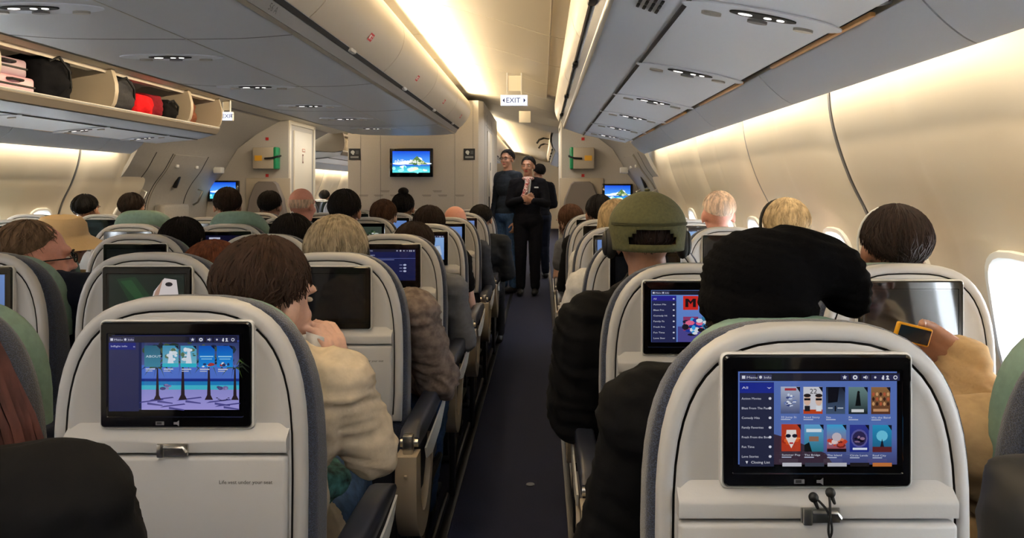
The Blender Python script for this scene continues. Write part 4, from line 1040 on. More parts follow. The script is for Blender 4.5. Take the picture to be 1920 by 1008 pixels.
def shirt_prims(J, arms, sleeve=1.0, g=.012, s_arm=1.0, hem=True):
    o = [('e', J['waist'], (.145+g, .105+g, .13+g)), ('e', J['chest'], (.168+g, .112+g, .15+g)), ('e', (J['chest']+J['neck'])/2, (.13+g, .085+g, .088+g)), ('c', J['neck']-V(0, 0, .05), J['neck']-V(0, -.004, .012), .062+g, .056+g)]
    if hem: o.append(('e', V(J['waist'].x, J['hy'], J['hip']+.03), (.162+g, .118+g, .09+g)))
    for a in arms:
        sh, el, wr = a['sh'], a['el'], a['wr']
        o += [('c', V(J['chest'].x*.5+sh.x*.45, J['neck'].y, sh.z+.015), sh, .055+g, J['shr']+g)]
        if sleeve <= .5: e2 = sh+(el-sh)*min(1, sleeve*1.4); o.append(('c', sh, e2, .054*s_arm+g, .050*s_arm+g))
        else:
            o += [('c', sh, el, .053*s_arm+g, .043*s_arm+g), ('c', el, el+(wr-el)*min(.96, sleeve), .043*s_arm+g, .034*s_arm+g*.6)]
    return o
def trouser_prims(J, g=.011):
    o = [('e', V(J['waist'].x, J['hy'], J['hip']), (.165+g, .12+g, .10+g))]
    for sx in (-1, 1):
        k = V(J['knee'].x*sx, J['knee'].y, J['knee'].z); an = V(J['ank'].x*sx, J['ank'].y, J['ank'].z); hp = V(.09*sx+J['waist'].x*.5, J['hy'], J['hip'])
        if 'legs' in J: k, an = J['legs'][0 if sx < 0 else 1]
        o += [('c', hp, k, .082+g, .057+g), ('c', k, k+(an-k)*.35, .055+g, .052+g), ('c', k+(an-k)*.35, an+V(0, 0, .01), .052+g, .044+g)]
    return o
def shoe_prims(J):
    o = []
    for sx in (-1, 1):
        an = V(J['ank'].x*sx, J['ank'].y, J['ank'].z); toe = V(J['toe'].x*sx, J['toe'].y, J['toe'].z)
        if 'legs' in J: an = J['legs'][0 if sx < 0 else 1][1]; toe = an+(J['toe']-J['ank'])
        o += [('c', an+V(0, 0, -.01), V(an.x, an.y, .045), .040, .044), ('c', V(an.x, an.y-.02 if toe.y > an.y else an.y+.02, .045), toe, .043, .036)]
    return o
def hair_obj(H, R, par, style, m, s=1.0, n=260, seed=1, length=.2, name='hair'):
    rnd = random.Random(seed); T = lambda p: H+(R @ (Vector(p)*s))
    if style == 'none': return None
    C = V(0, -.026, .036); rad = V(.084, .096, .092)
    b = MB()
    # cap: open ellipsoid grid following the hairline
    U, Wn = 28, 12; rings = []
    def line(a):   # polar reach of the hair for azimuth a (0 = front)
        f = (1+math.cos(a))/2
        base = 2.5 if style != 'crop' else 2.0
        return base-(base-1.06)*f**(1.6 if style in ('bob', 'long') else 1.1)
    def tuck(th): return 1-.08*max(0, th-1.6)/.65 if style not in ('bob', 'long') else 1.0
    for j in range(Wn+1):
        ring = []
        for i in range(U):
            a = 2*PI*i/U; th = .04+(line(a)-.04)*j/Wn
            k = 1+.045*noise.noise(V(i*.35+seed, j*.4, 0)); k *= (.965 if j == Wn else 1)*tuck(th)*(.97 if style == 'crop' else 1)
            ring.append(T((C.x+rad.x*k*math.sin(th)*math.sin(a), C.y+rad.y*k*math.sin(th)*math.cos(a), C.z+rad.z*k*math.cos(th))))
        rings.append(ring)
    b.loft(rings, True)
    if style == 'bun': b.ell(T((0, -.125, .075)), (.036*s, .032*s, .036*s))
    if style == 'topbun': b.ell(T((0.01, -.06, .140)), (.042*s, .04*s, .032*s))
    if style in ('crop', 'bun'): n = int(n*.4)
    for i in range(int(n*1.6)):
        a = rnd.random()*2*PI; f = (1+math.cos(a))/2; th1 = line(a)*(.9+.12*rnd.random())
        if style == 'bald_fringe': th0 = 1.25
        else: th0 = .05+rnd.random()*.9
        tw = (rnd.random()-.5)*1.1; lift = (1.01+.055*rnd.random()) if style != 'crop' else 1.0; pts = []; K = 6
        if style == 'short' and rnd.random() < .5: th0 = th1-.5-.5*rnd.random()
        for k in range(K+1):
            th = th0+(th1-th0)*k/K; aa = a+tw*(k/K)**2+.05*math.sin(k*1.7+i)
            q = lift*tuck(th)+(.025 if k == K else 0)
            pts.append(V(C.x+rad.x*q*math.sin(th)*math.sin(aa), C.y+rad.y*q*math.sin(th)*math.cos(aa), C.z+rad.z*q*math.cos(th)))
        if style in ('long', 'bob') and f < .72:
            L = length*(.8+.3*rnd.random()); e = pts[-1]; wv = rnd.random()*6
            for k in range(1, 7): pts.append(V(e.x*(1+.10*k/6)+.006*math.sin(k+wv), e.y+(.006*k if e.y < 0 else .002*k)-.01*math.sin(k*.5), e.z-L*k/6))
        r0 = .0026 if style != 'crop' else .002
        b.tube([T(p) for p in pts], [r0*s*(1-.75*(k/(len(pts)-1))**2) for k in range(len(pts))], 4)
    return b.build(name, m, par, ang=70)
def headphones(H, R, par, m=None, cup=.036, s=1.0, cups=True, band=.006, rad=.098):
    T = lambda p: H+(R @ (Vector(p)*s)); m = m or M['black']
    b = MB(); pts = [T((rad*math.sin(a), -.005, .01+(.118)*math.cos(a))) for a in [math.radians(t) for t in range(-90, 91, 12)]]
    b.tube(pts, band*s, 8)
    if cups:
        for sx in (-1, 1):
            b.ell(T((sx*.098, -.004, -.008)), (.020*s, cup*s, cup*1.25*s), R); b.ell(T((sx*.112, -.004, -.008)), (.010*s, cup*.8*s, cup*s), R)
    return b.build('headphones', m, par)
def default_arm(sd_, **k):
    a = dict(sh=SEATED['sh'].copy(), el=SEATED['el'].copy(), wr=SEATED['wr'].copy(), hd=SEATED['hd'].copy(), hn=SEATED['hn'].copy(), curl=.5, side=1)
    if sd_ < 0:
        for q in ('sh', 'el', 'wr', 'hd', 'hn'): a[q] = mirror(a[q])
        a['side'] = -1
    a.update(k); return a
def JJ(**k):
    J = {a: (b.copy() if isinstance(b, Vector) else b) for a, b in SEATED.items()}; J.update(k); return J
SHARED = {}
def shared(key, fn):
    if key not in SHARED: SHARED[key] = fn()
    return SHARED[key]
def mat_link(o, m):
    o.material_slots[0].link = 'OBJECT'; o.material_slots[0].material = m; return o
def simple_person(x, y, label, sk='tan', hair='short', hm='black', shirt='dkgrey', trousers='darktrouser', top=1.22, yaw=0.0, roll=0.0, n=120, sleeve=1.0, seed=1, length=.2, sx=1.0, grp=None, dx=0.0, shy=0):
    """seated passenger whose body shape is shared, with own hair, clothes colours and turn of the head"""
    t = thing('person', label, 'person', (x, y, 0), 0, 'seated passengers')
    k = (top-.0)/1.262; t.scale = (1.0, 1.0, k)
    J = JJ(); arms = [default_arm(1), default_arm(-1)]
    R = Mrot(yaw, 0, roll); key = (round(yaw, 2), round(roll, 2), round(dx, 2))
    J['head'] = V(dx, .265, 1.135)
    bm_ = shared(('b',)+key, lambda: baked(head_prims(J['head'], R)+body_prims(J, arms), .010, 'body', SK['tan'], False, smooth=2))
    mat_link(link('body', bm_, t), SK[sk])
    if sleeve > .5: sm = shared(('s1',), lambda: baked(shirt_prims(J, arms, 1), .013, 'shirt', CL['grey'], False, .006, 14))
    else: sm = shared(('s0',), lambda: baked(shirt_prims(J, arms, .4), .013, 'shirt', CL['grey'], False, .005, 14))
    mat_link(link('shirt', sm, t), CL[shirt])
    mat_link(link('trousers', shared('t', lambda: baked(trouser_prims(J), .014, 'trousers', CL['jeans'], False, .005, 12)), t), CL[trousers])
    mat_link(link('shoes', shared('sh', lambda: baked(shoe_prims(J), .012, 'shoes', M['black'], False)), t), M['black'])
    face_bits(J['head'], R, t)
    if hair != 'none': hair_obj(J['head'], R, t, hair, HM[hm], 1.0, n, seed, length)
    return t, J['head'], R
def hero(name, x, y, label, J, arms, sk, shirt, trousers, R, vox=.006, sleeve=1.0, s_arm=1.0, g=.012, amp=.006, shirt_name='shirt', fs=1.0, cat='person', shoes=True, rz=0, grp=None, hs=1.0, lip=None, brow=None):
    t = thing('person', label, 'person', (x, y, 0), rz, grp)
    baked(head_prims(J['head'], R, hs)+body_prims(J, arms, s_arm, True, fs), vox, 'body', SK[sk], t, smooth=2)
    face_bits(J['head'], R, t, hs, lip, brow)
    baked(shirt_prims(J, arms, sleeve, g, s_arm), max(vox, .008), shirt_name, shirt, t, amp, 16, 3, 3)
    baked(trouser_prims(J), .012, 'trousers', trousers, t, .005, 12, 3, 5)
    if shoes: baked(shoe_prims(J), .010, 'shoes', M['black'], t)
    return t

# --- nearest left passenger: cream sweater, hand with tissue raised to the face, elbow out over the aisle
def LX(v, ox, oy): return Vector((v[0]-ox, v[1]-oy, v[2]))
ox, oy = GX, RL[0]
def pl(px_, py_, d): return LX(px(px_, py_, d), ox, oy)
J = JJ(head=pl(503, 560, 1.46)+V(0, 0, -.005), neck=V(.045, .245, .955), chest=V(.04, .235, .83), waist=V(.02, .24, .66), shr=.06)
aR = default_arm(1, sh=V(.195, .25, .885), el=pl(700, 845, 1.47), wr=pl(634, 705, 1.50), hd=V(-.20, .15, 1.0), hn=V(-1, .35, 0), curl=.75, side=-1)
aL = default_arm(-1, sh=V(-.12, .235, .89))
Rh = Mrot(-.45, -.12, .10)
t = hero('p', ox, oy, 'person in a cream sweater holding a tissue to the face, elbow over the aisle', J, [aR, aL], 'light', CL['cream'], CL['jeans'], Rh, .0055, .51, 1.0, .014, .010, 'sweater')
hair_obj(J['head'], Rh, t, 'short', hairm('warm_brown', (52, 36, 28)), 1.03, 520, 4)
o = baked([('e', (.0, .30, .66), (.16, .10, .06))], .012, 'blouse', mat('floral_cloth', (60, 110, 110), .8, vary=.9, scale=40), t, .008, 20); o.location = (.045, .02, .0)
b = MB(); w = aR['wr']; dd = (aR['el']-w).normalized()
b.tube([w+dd*.012+dd.orthogonal().normalized()*.030*math.cos(k*PI/5)+dd.cross(dd.orthogonal().normalized())*.030*math.sin(k*PI/5) for k in range(11)], .004, 6, False); b.build('bracelet', mat('gold_chain', (200, 150, 80), .3, .9), t)
b = MB(); q = pl(590, 672, 1.47)
b.loft([[q+V(-.022+.008*math.sin(k), .01*math.cos(k*2), .055-.02*k) for k in range(6)], [q+V(.012+.008*math.cos(k), .012*math.sin(k*2), .045-.02*k) for k in range(6)]], False, False)
ts = b.build('tissue', M['white']); ts.modifiers.new('s', 'SOLIDIFY').thickness = .001; ts.location = (ox, oy, 0)
tag(ts, 'crumpled white tissue held by the person in the cream sweater', 'tissue')

# --- nearest right passenger with slouchy black beanie
ox, oy = .368, RR[0]
def pl(px_, py_, d): return LX(px(px_, py_, d), ox, oy)
J = JJ(head=V(-.005, .225, 1.055), neck=V(0, .225, .94), chest=V(-.02, .235, .83), shr=.07)
aL = default_arm(-1, sh=V(-.185, .235, .90), el=V(-.255, .30, .62), wr=V(-.15, .48, .60))
aR = default_arm(1, sh=V(.175, .235, .90))
t = hero('p', ox, oy, 'person in black wearing a large slouchy black knitted beanie', J, [aR, aL], 'brown', CL['black'], CL['darktrouser'], Mrot(.1), .008, 1.0, 1.05, .020, .008, 'sweatshirt')
H = J['head']
hair_obj(H+V(-.02, 0, -.035), Mrot(), t, 'short', HM['dkbrown'], .80, 120, 9, .04)
knit = mat('black_knit', (6, 6, 8), .95, bump=.5, scale=90, spec=.06)
pb = lambda a, b_, d=1.15: pl(a, b_, d)
ribs = lambda co: .0016*math.sin(420*(co.z+.25*co.x))
q0 = [('e', pb(1424, 520, 1.165), (.096, .118, .084)), ('e', pb(1418, 572, 1.155), (.094, .122, .060)), ('e', pb(1485, 492, 1.17), (.088, .098, .062), Mrot(0, 0, .10)), ('e', pb(1545, 500, 1.17), (.066, .082, .050), Mrot(0, 0, .45)), ('e', pb(1582, 535, 1.17), (.040, .065, .048)), ('e', pb(1590, 562, 1.17), (.030, .055, .028))]
bn = baked(q0, .0065, 'beanie', knit, t, .004, 11, 3, 2, ribs)
# --- passenger at the nearest right window: tan jacket, dark cap, phone in hand
ox, oy = .885, RR[0]
J = JJ(head=V(.10, .26, 1.00), neck=V(.07, .245, .90), chest=V(.02, .235, .80), waist=V(0, .25, .64), shr=.06)
aL = default_arm(-1, sh=V(-.15, .245, .85), el=pl(1850, 905, 1.30), wr=pl(1806, 672, 1.39), hd=V(-.85, .10, .45), hn=V(-.3, -1, -.3), curl=.55, side=-1)
aR = default_arm(1, sh=V(.16, .235, .86), el=V(.20, .27, .66))
Rw = Mrot(.25, -.1, -.1)
t = hero('p', ox, oy, 'person in a tan jacket at the nearest right window, holding up a phone', J, [aR, aL], 'tan', CL['tan'], CL['tan'], Rw, .0055, 1.0, 1.2, .022, .010, 'jacket')
hair_obj(J['head'], Rw, t, 'short', HM['black'], 1.0, 150, 5)
baked([('e', J['head']+V(0, -.02, .075), (.094, .104, .066)), ('e', J['head']+V(0, -.02, .045), (.092, .104, .028))], .008, 'knit_cap', mat('dark_knit', (30, 32, 40), .95, bump=.4, scale=90), t, .002, 20)
ph = thing('phone', 'phone in a yellow case held up near the right window', 'phone', px(1711, 626, 1.33)); ph.rotation_euler = (.1, math.radians(14), .1)
b = MB(); b.box((0, 0, 0), (.072, .011, .036), .004, seg=3); b.build('case', mat('yellow_case', (240, 170, 20), .4), ph)
b = MB(); b.box((0, -.0052, 0), (.064, .002, .029), .001); b.build('back', mat('dark_phone', (20, 32, 48), .2), ph)

# --- foreground left: shoulder in black, long brown hair
ox, oy = -.62, .36
J = JJ(head=V(-.15, .21, 1.22), neck=V(-.06, .235, 1.06), chest=V(.02, .235, .90), shr=.060)
aR = default_arm(1, sh=V(.150, .30, .972), el=V(.20, .34, .72), wr=V(.06, .50, .62))
aL = default_arm(-1)
t = hero('p', ox, oy, 'person with long brown hair and a black shirt cut off by the lower left corner', J, [aR, aL], 'light', CL['black'], CL['jeans'], Mrot(), .009, 1.0, 1.1, .016, .006)
hair_obj(J['head'], Mrot(), t, 'long', hairm('auburn', (70, 40, 34)), 1.0, 520, 8, .42)
b = MB(); rnd = random.Random(3)
for i in range(200):
    a = rnd.random(); z0 = 1.22; x0 = .062+.05*a; y0 = .30+.05*rnd.random(); wv = rnd.random()*6
    b.tube([(x0+.004*k-.10*(1-k/8)**3+.004*math.sin(k*.9+wv), y0+.002*k+.004*math.cos(k+wv), z0-.056*k) for k in range(9)], [.0035, .004, .004, .004, .004, .0035, .003, .002, .001], 4)
b.build('hair_lock', hairm('auburn', (70, 40, 34)), t)
seat(ox, oy, 'seat under the person in black at the lower left corner', 'off', right='plain', detail=False)
# --- lower right corner: dark bag strap
seat(.368, .13, 'empty seat beside the camera at the lower right corner', 'off', left='aisle', right=None, detail=False)
t = thing('shoulder_bag', 'black bag with tan tabs cut off by the lower right corner', 'bag', (.50, .68, .485))
baked([('b', (.04, 0, .27), (.20, .13, .54), .05), ('c', (-.05, 0, .44), (.08, .0, .62), .022, .022)], .010, 'bag_body', M['black'], t, .006, 12)
for x, z in ((-.01, .45), (.025, .50)):
    baked([('e', (x, -.060, z), (.010, .012, .020))], .005, 'tab', CL['tan'], t)

# --- second row right, aisle: olive cap and headphones, black jacket spilling into the aisle
ox, oy = .368, RR[1]
def pl(px_, py_, d): return LX(px(px_, py_, d), ox, oy)
J = JJ(head=V(-.083, .225, 1.142), neck=V(-.07, .235, 1.0), chest=V(-.07, .24, .85), waist=V(-.04, .25, .66), shr=.065)
aL = default_arm(-1, sh=V(-.235, .235, .90), el=V(-.270, .27, .66), wr=V(-.15, .47, .60))
aR = default_arm(1, sh=V(.10, .235, .90))
t = hero('p', ox, oy, 'person wearing an olive cap and black headphones, black jacket bulging into the aisle', J, [aR, aL], 'tan', CL['black'], CL['darktrouser'], Mrot(.1), .008, 1.0, 1.35, .03, .010, 'jacket')
H = J['head']; hair_obj(H, Mrot(), t, 'short', HM['dkbrown'], .95, 60, 3)
olive = mat('olive_cotton', (74, 74, 44), .9, bump=.4, scale=120, vary=.15)
b = MB(); C = H+V(0, -.018, .040); U, Wn = 56, 24; VV = []
for j in range(Wn+1):
    th = .02+(2.22-.02)*j/Wn; row = []
    for i in range(U):
        a = 2*PI*i/U; seam = 1-.010*max(0, 1-abs(((a/(PI/3))+.5) % 1-.5)*12)*(1 if th < 1.4 else 0)
        bulge = 1+.04*math.sin(th)**6
        z = math.cos(th)*.088 if th < PI/2 else -(th-PI/2)*.105
        row.append(b.bm.verts.new(C+V(.099*seam*bulge*math.sin(min(th, PI/2+.35*(th-PI/2)))*math.sin(a), .112*seam*bulge*math.sin(min(th, PI/2+.3*(th-PI/2)))*math.cos(a), z+.006)))
    VV.append(row)
for j in range(Wn):
    for i in range(U):
        a = 2*PI*(i+.5)/U; th = .02+2.20*(j+.5)/Wn; da = (a-PI)
        hole = (da/.66)**2+(max(0, (2.0-th))/.36)**2 < 1 and th < 2.0
        front = abs(da) > 1.9 and th > 1.6
        if not hole and not front: b.face([VV[j][i], VV[j][(i+1) % U], VV[j+1][(i+1) % U], VV[j+1][i]])
b.ell(C+V(0, 0, .097), (.008, .008, .004))
cap = b.build('cap', olive, t, ang=60)
md = cap.modifiers.new('s', 'SOLIDIFY'); md.thickness = .003
b = MB(); br = []
for y, w, z in ((.088, .072, .0), (.12, .070, -.004), (.150, .055, -.012), (.165, .03, -.018)): br.append([C+V(w*k/6, y-.018*(k/6)**2, z-.012*(k/6)**2) for k in range(-6, 7)])
b.loft(br, False, False); bb = b.build('brim', olive, cap); bb.modifiers.new('s', 'SOLIDIFY').thickness = .004
b = MB()
for k in range(3): b.tube([C+V(.1055*math.sin(a), .119*math.cos(a), .012-.0025*k) for a in [2*PI*i/40 for i in range(12, 29)]], .0012, 4)
b.build('stitching', mat('olive_thread', (60, 60, 34), .9), cap)
headphones(H, Mrot(), t, cup=.034)
b = MB(); b.box(H+V(-.11, -.004, .03), (.006, .012, .010), .002); b.box(H+V(.11, -.004, .03), (.006, .012, .010), .002); b.build('headphone_hinge', M['chrome'], t)
# --- second row right window: dark furry hair with thin band
t, H, R = simple_person(.925, RR[1]-.02, 'person with thick dark brown hair under a thin headphone band, by the right window', 'brown', 'short', 'dkbrown', 'dkgrey', top=1.235, n=650, seed=12, dx=.04)
headphones(H, Mrot(0, 0, -.25), t, M['pale'], cups=False, band=.003, rad=.092)
# --- third right window: blonde with black band
t, H, R = simple_person(.965, RR[2]+.02, 'blonde person with a black headband seated at the third right window', 'light', 'short', 'blonde', 'white', top=1.24, n=500, seed=15)
headphones(H, Mrot(0, 0, -.35), t, M['black'], cups=False, band=.006, rad=.090)
# --- others right
simple_person(.90, RR[3], 'person with closely cropped pale hair and pink scalp by the fourth right window', 'pink', 'crop', 'white', 'white', top=1.27, n=60, seed=17)
t, H, R = simple_person(.375, RR[3], 'person with straight blonde hair and a white T-shirt, mostly behind the olive cap', 'light', 'bob', 'blonde', 'white', top=1.225, n=300, seed=18, sleeve=.4, sx=1)
simple_person(.36, RR[4], 'person with a black domed hairdo in front of the right jump seat', 'tan', 'short', 'black', 'black', top=1.24, n=120, seed=19)
# leaning passenger
J = JJ(head=V(-.165, .30, 1.035), neck=V(-.12, .26, .93), chest=V(-.07, .25, .82), shr=.055)
t = hero('p', .368, 4.92-.12, 'person with bobbed brown hair leaning out into the aisle on the right', J, [default_arm(1, sh=V(.10, .235, .88)), default_arm(-1, sh=V(-.21, .24, .86), el=V(-.25, .28, .64))], 'light', CL['grey'], CL['jeans'], Mrot(.7, -.1, -.2), .010, .4)
hair_obj(J['head'], Mrot(.7, -.1, -.2), t, 'bob', HM['brown'], 1.0, 200, 20, .08)
J = JJ(shr=.062); aL = default_arm(-1, sh=V(-.20, .24, .90), el=V(-.285, .30, .68), wr=V(-.17, .48, .62))
t = hero('p', .368, RR[2]+.0, 'person hidden behind the olive cap, bare forearm on the aisle armrest', dict(J, head=V(.05, .265, 1.06), neck=V(.03, .235, .96)), [default_arm(1), aL], 'tan', CL['white'], CL['darktrouser'], Mrot(), .010, .4)
hair_obj(V(.05, .265, 1.06), Mrot(), t, 'short', HM['black'], 1.0, 100, 21)

# --- centre block passengers
# row 2
ox, oy = GX, RL[1]
J = JJ(head=V(-.035, .235, 1.055), neck=V(.0, .235, .94), chest=V(.02, .235, .82), waist=V(0, .26, .64), shr=.065, legs=[(V(-.09, .66, .56), V(-.10, .64, .10)), (V(.205, .62, .53), V(.16, .64, .10))])
aR = default_arm(1, sh=V(.20, .24, .88), el=V(.275, .30, .655), wr=V(.16, .47, .62))
t = hero('p', ox, oy, 'person with ash-blonde hair in a brown marled cardigan and jeans beside the aisle', J, [aR, default_arm(-1)], 'light', CL['brown'], CL['jeans'], Mrot(), .009, 1.0, 1.08, .022, .012, 'cardigan')
hair_obj(J['head'], Mrot(), t, 'short', HM['ash'], 1.1, 420, 22)
headphones(J['head'], Mrot(0, 0, .1), t, M['black'], cups=False, band=.006, rad=.094)
simple_person(GX-SP+.07, RL[1]+.0, 'person with reddish-brown hair tucked between the second row seats', 'light', 'short', 'red', 'dkgrey', top=1.115, n=350, seed=23)
ox, oy = GX-2*SP, RL[1]
J = JJ(head=V(-.01, .27, 1.055), neck=V(-.02, .24, .93), chest=V(-.03, .235, .80), shr=.06)
Rm = Mrot(-.75, -.05, .1)
t = hero('p', ox, oy, 'person with a shaved greying head and glasses in profile, far left second row', J, [default_arm(1), default_arm(-1)], 'pink', CL['navy'], CL['darktrouser'], Rm, .008)
hair_obj(J['head'], Rm, t, 'crop', HM['stubble'], 1.0, 200, 24)
def glasses(H, R, t, m=None):
    T = lambda p: H+(R @ Vector(p)); b = MB()
    for sx in (-1, 1):
        b.tube([T((sx*.031+.020*math.cos(a), .104, .008+.014*math.sin(a))) for a in [2*PI*k/14 for k in range(15)]], .0022, 6, False)
        b.tube([T((sx*.050, .102, .012)), T((sx*.078, .06, .012)), T((sx*.084, -.005, .006))], .0022, 6)
    b.tube([T((-.011, .106, .012)), T((.011, .106, .012))], .002, 6); b.build('glasses', m or M['black'], t)
glasses(J['head'], Rm, t)
# row 3
simple_person(GX+.055, RL[2], 'person with short dark hair in a striped grey top, third seat along the aisle', 'tan', 'short', 'dkbrown', 'grey', top=1.135, n=250, seed=25)
simple_person(GX-SP+.03, RL[2], 'person with black hair in the third row, one seat in from the aisle', 'tan', 'short', 'black', 'black', top=1.17, n=160, seed=26)
simple_person(GX-2*SP+.06, RL[2], 'person with a round black head of hair in the third row, left of centre', 'tan', 'short', 'black', 'black', top=1.155, n=200, seed=27)
t, H, R = simple_person(GX-3*SP+.04, RL[2], 'person in a wide beige bucket hat in the far left of the third row', 'tan', 'short', 'black', 'tan', top=1.15, n=80, seed=28)
hatm = mat('beige_canvas', (196, 170, 132), .85, bump=.3, scale=80)
b = MB(); C = H+V(0, -.02, .02); b.loft([[C+V(r*math.sin(2*PI*k/28), r*1.1*math.cos(2*PI*k/28), z+.006*math.sin(4*PI*k/28)) for k in range(28)] for r, z in ((.175, -.03), (.15, -.012), (.105, .02), (.098, .035), (.092, .08), (.07, .112), (.03, .122), (.004, .124))], True)
b.build('bucket_hat', hatm, t)
# row 4
simple_person(GX-.01, RL[3], 'person with smooth dark brown hair and a bare forearm on the aisle armrest', 'light', 'short', 'dkbrown', 'black', top=1.185, n=160, seed=29, sleeve=.4)
simple_person(GX-SP+.03, RL[3], 'person with tall black hair in the fourth row, one seat in from the aisle', 'tan', 'short', 'black', 'black', top=1.275, n=200, seed=30)
# row 5
simple_person(GX+.03, RL[4], 'person with a bald pink head beside the aisle', 'pink', 'none', 'black', 'dkgrey', top=1.17, seed=31)
simple_person(GX-SP+.06, RL[4], 'person with brown hair in the fifth row, one seat in from the aisle', 'light', 'short', 'brown', 'grey', top=1.205, n=140, seed=32)
t, H, R = simple_person(GX-2*SP+.02, RL[4], 'person with a balding head and grey fringe of hair before the left jump seat', 'pink', 'bald_fringe', 'white', 'grey', top=1.29, n=0, seed=33, yaw=-.3)
for c in list(bpy.data.objects):
    if c.parent == t and c.name.startswith('hair'): bpy.data.objects.remove(c)
b = MB(); rnd = random.Random(5)
for i in range(160):
    a = 1.2+rnd.random()*(2*PI-2.4); z0 = .03+.02*rnd.random(); pts = []
    for k in range(5): th = 1.45+.16*k; pts.append(H+R @ V(.079*math.sin(th)*math.sin(a+.05*k), -.012+.097*math.sin(th)*math.cos(a+.05*k), .035+.09*math.cos(th)))
    b.tube(pts, [.003, .003, .003, .002, .001], 4)
b.build('hair', HM['white'], t)
simple_person(GX-3*SP+.0, RL[4]+.05, 'person with wavy dark hair turned sideways left of the small bulkhead screen', 'tan', 'short', 'dkbrown', 'tan', top=1.285, n=260, seed=34, yaw=.5)
# row 6
simple_person(GX+.14, RL[5]-.1, 'person with black hair and a charcoal jacket leaning to the aisle near the front', 'tan', 'short', 'black', 'char', top=1.155, n=120, seed=35)
simple_person(GX-SP+.03, RL[5], 'person with black hair in a small topknot before the centre bulkhead', 'tan', 'topbun', 'black', 'black', top=1.245, n=160, seed=36)
simple_person(GX-3*SP-.0, RL[5], 'person with black hair in front of the left jump seat headrest', 'tan', 'short', 'black', 'black', top=1.26, n=120, seed=37)
simple_person(GX-3*SP+.18, RL[4]+.3, 'person with flat dark hair low beside the left jump seat', 'tan', 'short', 'dkbrown', 'black', top=1.16, n=100, seed=40) if False else None
# far left pair
simple_person(2*CX-.368, 5.05, 'person with dark brown hair in the far left aisle seat by the door', 'tan', 'short', 'dkbrown', 'black', top=1.245, n=120, seed=38)
t, H, R = simple_person(2*CX-.72, 5.05, 'person in a flat dark cap at the far left window near the exit door', 'tan', 'short', 'black', 'black', top=1.235, n=60, seed=39)
for r, (y, x) in enumerate(((10.6, 2*CX-.368), (11.41, 2*CX-.40), (12.22, 2*CX-.368), (11.41, 2*CX-.885))):
    simple_person(x, y, 'distant seated person beyond the left exit, %s of them' % ordinal(r), 'tan', 'short', 'black', 'black', top=1.25, n=40, seed=41+r)

# --- arms resting in the aisle for the shared-body passengers are part of their bodies; standing people follow
def standing(x, y, rz, label, h, sk, jacket, trousers, head_yaw, arms, hair, hm, hn=200, roll=0, voxel=.008, lip=None, shoulders=.165, jl=.0):
    k = h/1.70
    J = dict(hip=.92*k, hy=0, waist=V(0, 0, 1.05*k), chest=V(0, -.005, 1.26*k), neck=V(0, -.012, 1.42*k), head=V(0, .012, 1.575*k), sh=V(shoulders, -.01, 1.37*k), shr=.052,
             knee=V(.085, .01, .48*k), ank=V(.085, -.02, .10), toe=V(.095, .12, .045), legs=[(V(-.085, .01, .48*k), V(-.085, -.02, .10)), (V(.085, .01, .48*k), V(.09, -.02, .10))])
    t = thing('person', label, 'person', (x, y, 0), rz)
    R = Mrot(head_yaw, 0, roll)
    A = []
    for i, a in enumerate(arms):
        d = dict(sh=V(shoulders*(1 if i == 0 else -1), -.01, 1.37*k), curl=.5, side=1 if i == 0 else -1); d.update({q: (v*1.0) for q, v in a.items()}); A.append(d)
    baked(head_prims(J['head'], R, .95)+body_prims(J, A), voxel, 'body', SK[sk], t, smooth=2)
    face_bits(J['head'], R, t, .95, lip)
    sp = shirt_prims(J, A, .95, .013)+[('e', V(0, 0, .93*k), (.172, .125, .12+jl))]
    baked(sp, .009, 'jacket', jacket, t, .004, 12)
    baked(trouser_prims(J, .014), .010, 'trousers', trousers, t, .004, 10)
    baked(shoe_prims(J), .009, 'shoes', M['black'], t)
    hair_obj(J['head'], R, t, hair, HM[hm], .97, hn, 50)
    return t, J, R
uni = cloth('uniform', (20, 20, 26))
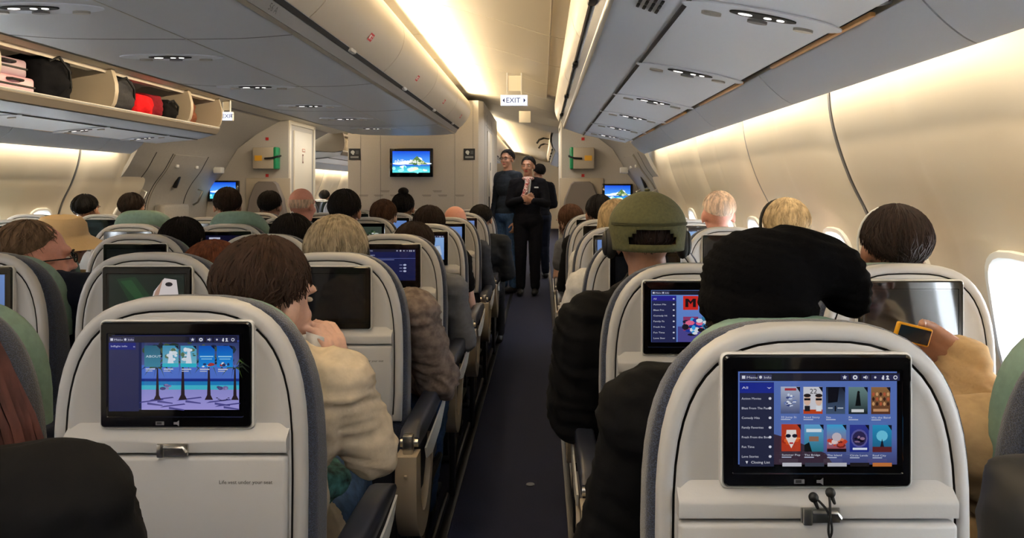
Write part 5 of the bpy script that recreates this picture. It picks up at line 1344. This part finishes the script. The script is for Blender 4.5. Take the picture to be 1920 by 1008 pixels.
t, J, R = standing(-.165, 8.36, PI, 'person in dark crew uniform with a patterned scarf standing in the aisle, hands clasped', 1.66, 'tan', uni, uni, -.25,
    [dict(el=V(.22, .03, 1.10), wr=V(.06, .20, 1.15), hd=V(-1, .2, .35), hn=V(0, -1, .2), curl=.6, side=-1), dict(el=V(-.22, .03, 1.10), wr=V(-.06, .21, 1.13), hd=V(1, .2, .3), hn=V(0, -1, .2), curl=.6, side=1)], 'bun', 'black', 260, lip=LIPR)
baked([('c', (0, .088, 1.37), (0, .118, 1.18), .042, .022)], .007, 'blouse', CL['white'], t)
scm = mat('patterned_scarf', (200, 170, 160), .7, vary=.2)
_nt = scm.node_tree; _v = _nt.nodes.new('ShaderNodeTexVoronoi'); _v.inputs['Scale'].default_value = 28; _r = _nt.nodes.new('ShaderNodeValToRGB'); _r.color_ramp.interpolation = 'CONSTANT'
_r.color_ramp.elements[0].color = srgb(170, 40, 46); _r.color_ramp.elements[1].position = .45; _r.color_ramp.elements[1].color = srgb(230, 214, 206)
_nt.links.new(_v.outputs['Color'], _r.inputs[0]); _nt.links.new(_r.outputs[0], _nt.nodes['Principled BSDF'].inputs['Base Color'])
baked([('e', (0, .05, 1.395), (.075, .07, .026)), ('c', (0.0, .125, 1.38), (.03, .155, 1.24), .024, .030), ('c', (.03, .155, 1.24), (.07, .16, 1.16), .03, .022)], .007, 'scarf', scm, t, .006, 25)
b = MB(); b.box((-.10, .118, 1.29), (.05, .008, .016), .002); b.build('name_badge', M['pale'], t)
t, J, R = standing(-.42, 8.55, PI-.75, 'person with glasses in a dark jacket and jeans standing beside the crew member', 1.76, 'tan', cloth('slate', (40, 46, 56)), CL['jeans'], .35,
    [dict(el=V(.22, -.02, 1.13), wr=V(.21, .06, .88), hd=V(0, .2, -1), hn=V(-1, 0, 0)), dict(el=V(-.22, -.02, 1.13), wr=V(-.20, .06, .88), hd=V(0, .2, -1), hn=V(1, 0, 0))], 'short', 'black', 260)
glasses(J['head'], R, t)
t, J, R = standing(-.04, 9.9, .3, 'person in dark clothes standing behind the crew member, mostly hidden', 1.62, 'tan', uni, CL['navy'], .2,
    [dict(el=V(.22, -.02, 1.05), wr=V(.12, .16, 1.0), hd=V(-.5, .6, 0), hn=V(0, 0, -1)), dict(el=V(-.22, -.02, 1.05), wr=V(-.14, .16, 1.0), hd=V(.5, .6, 0), hn=V(0, 0, -1))], 'short', 'black', 120)
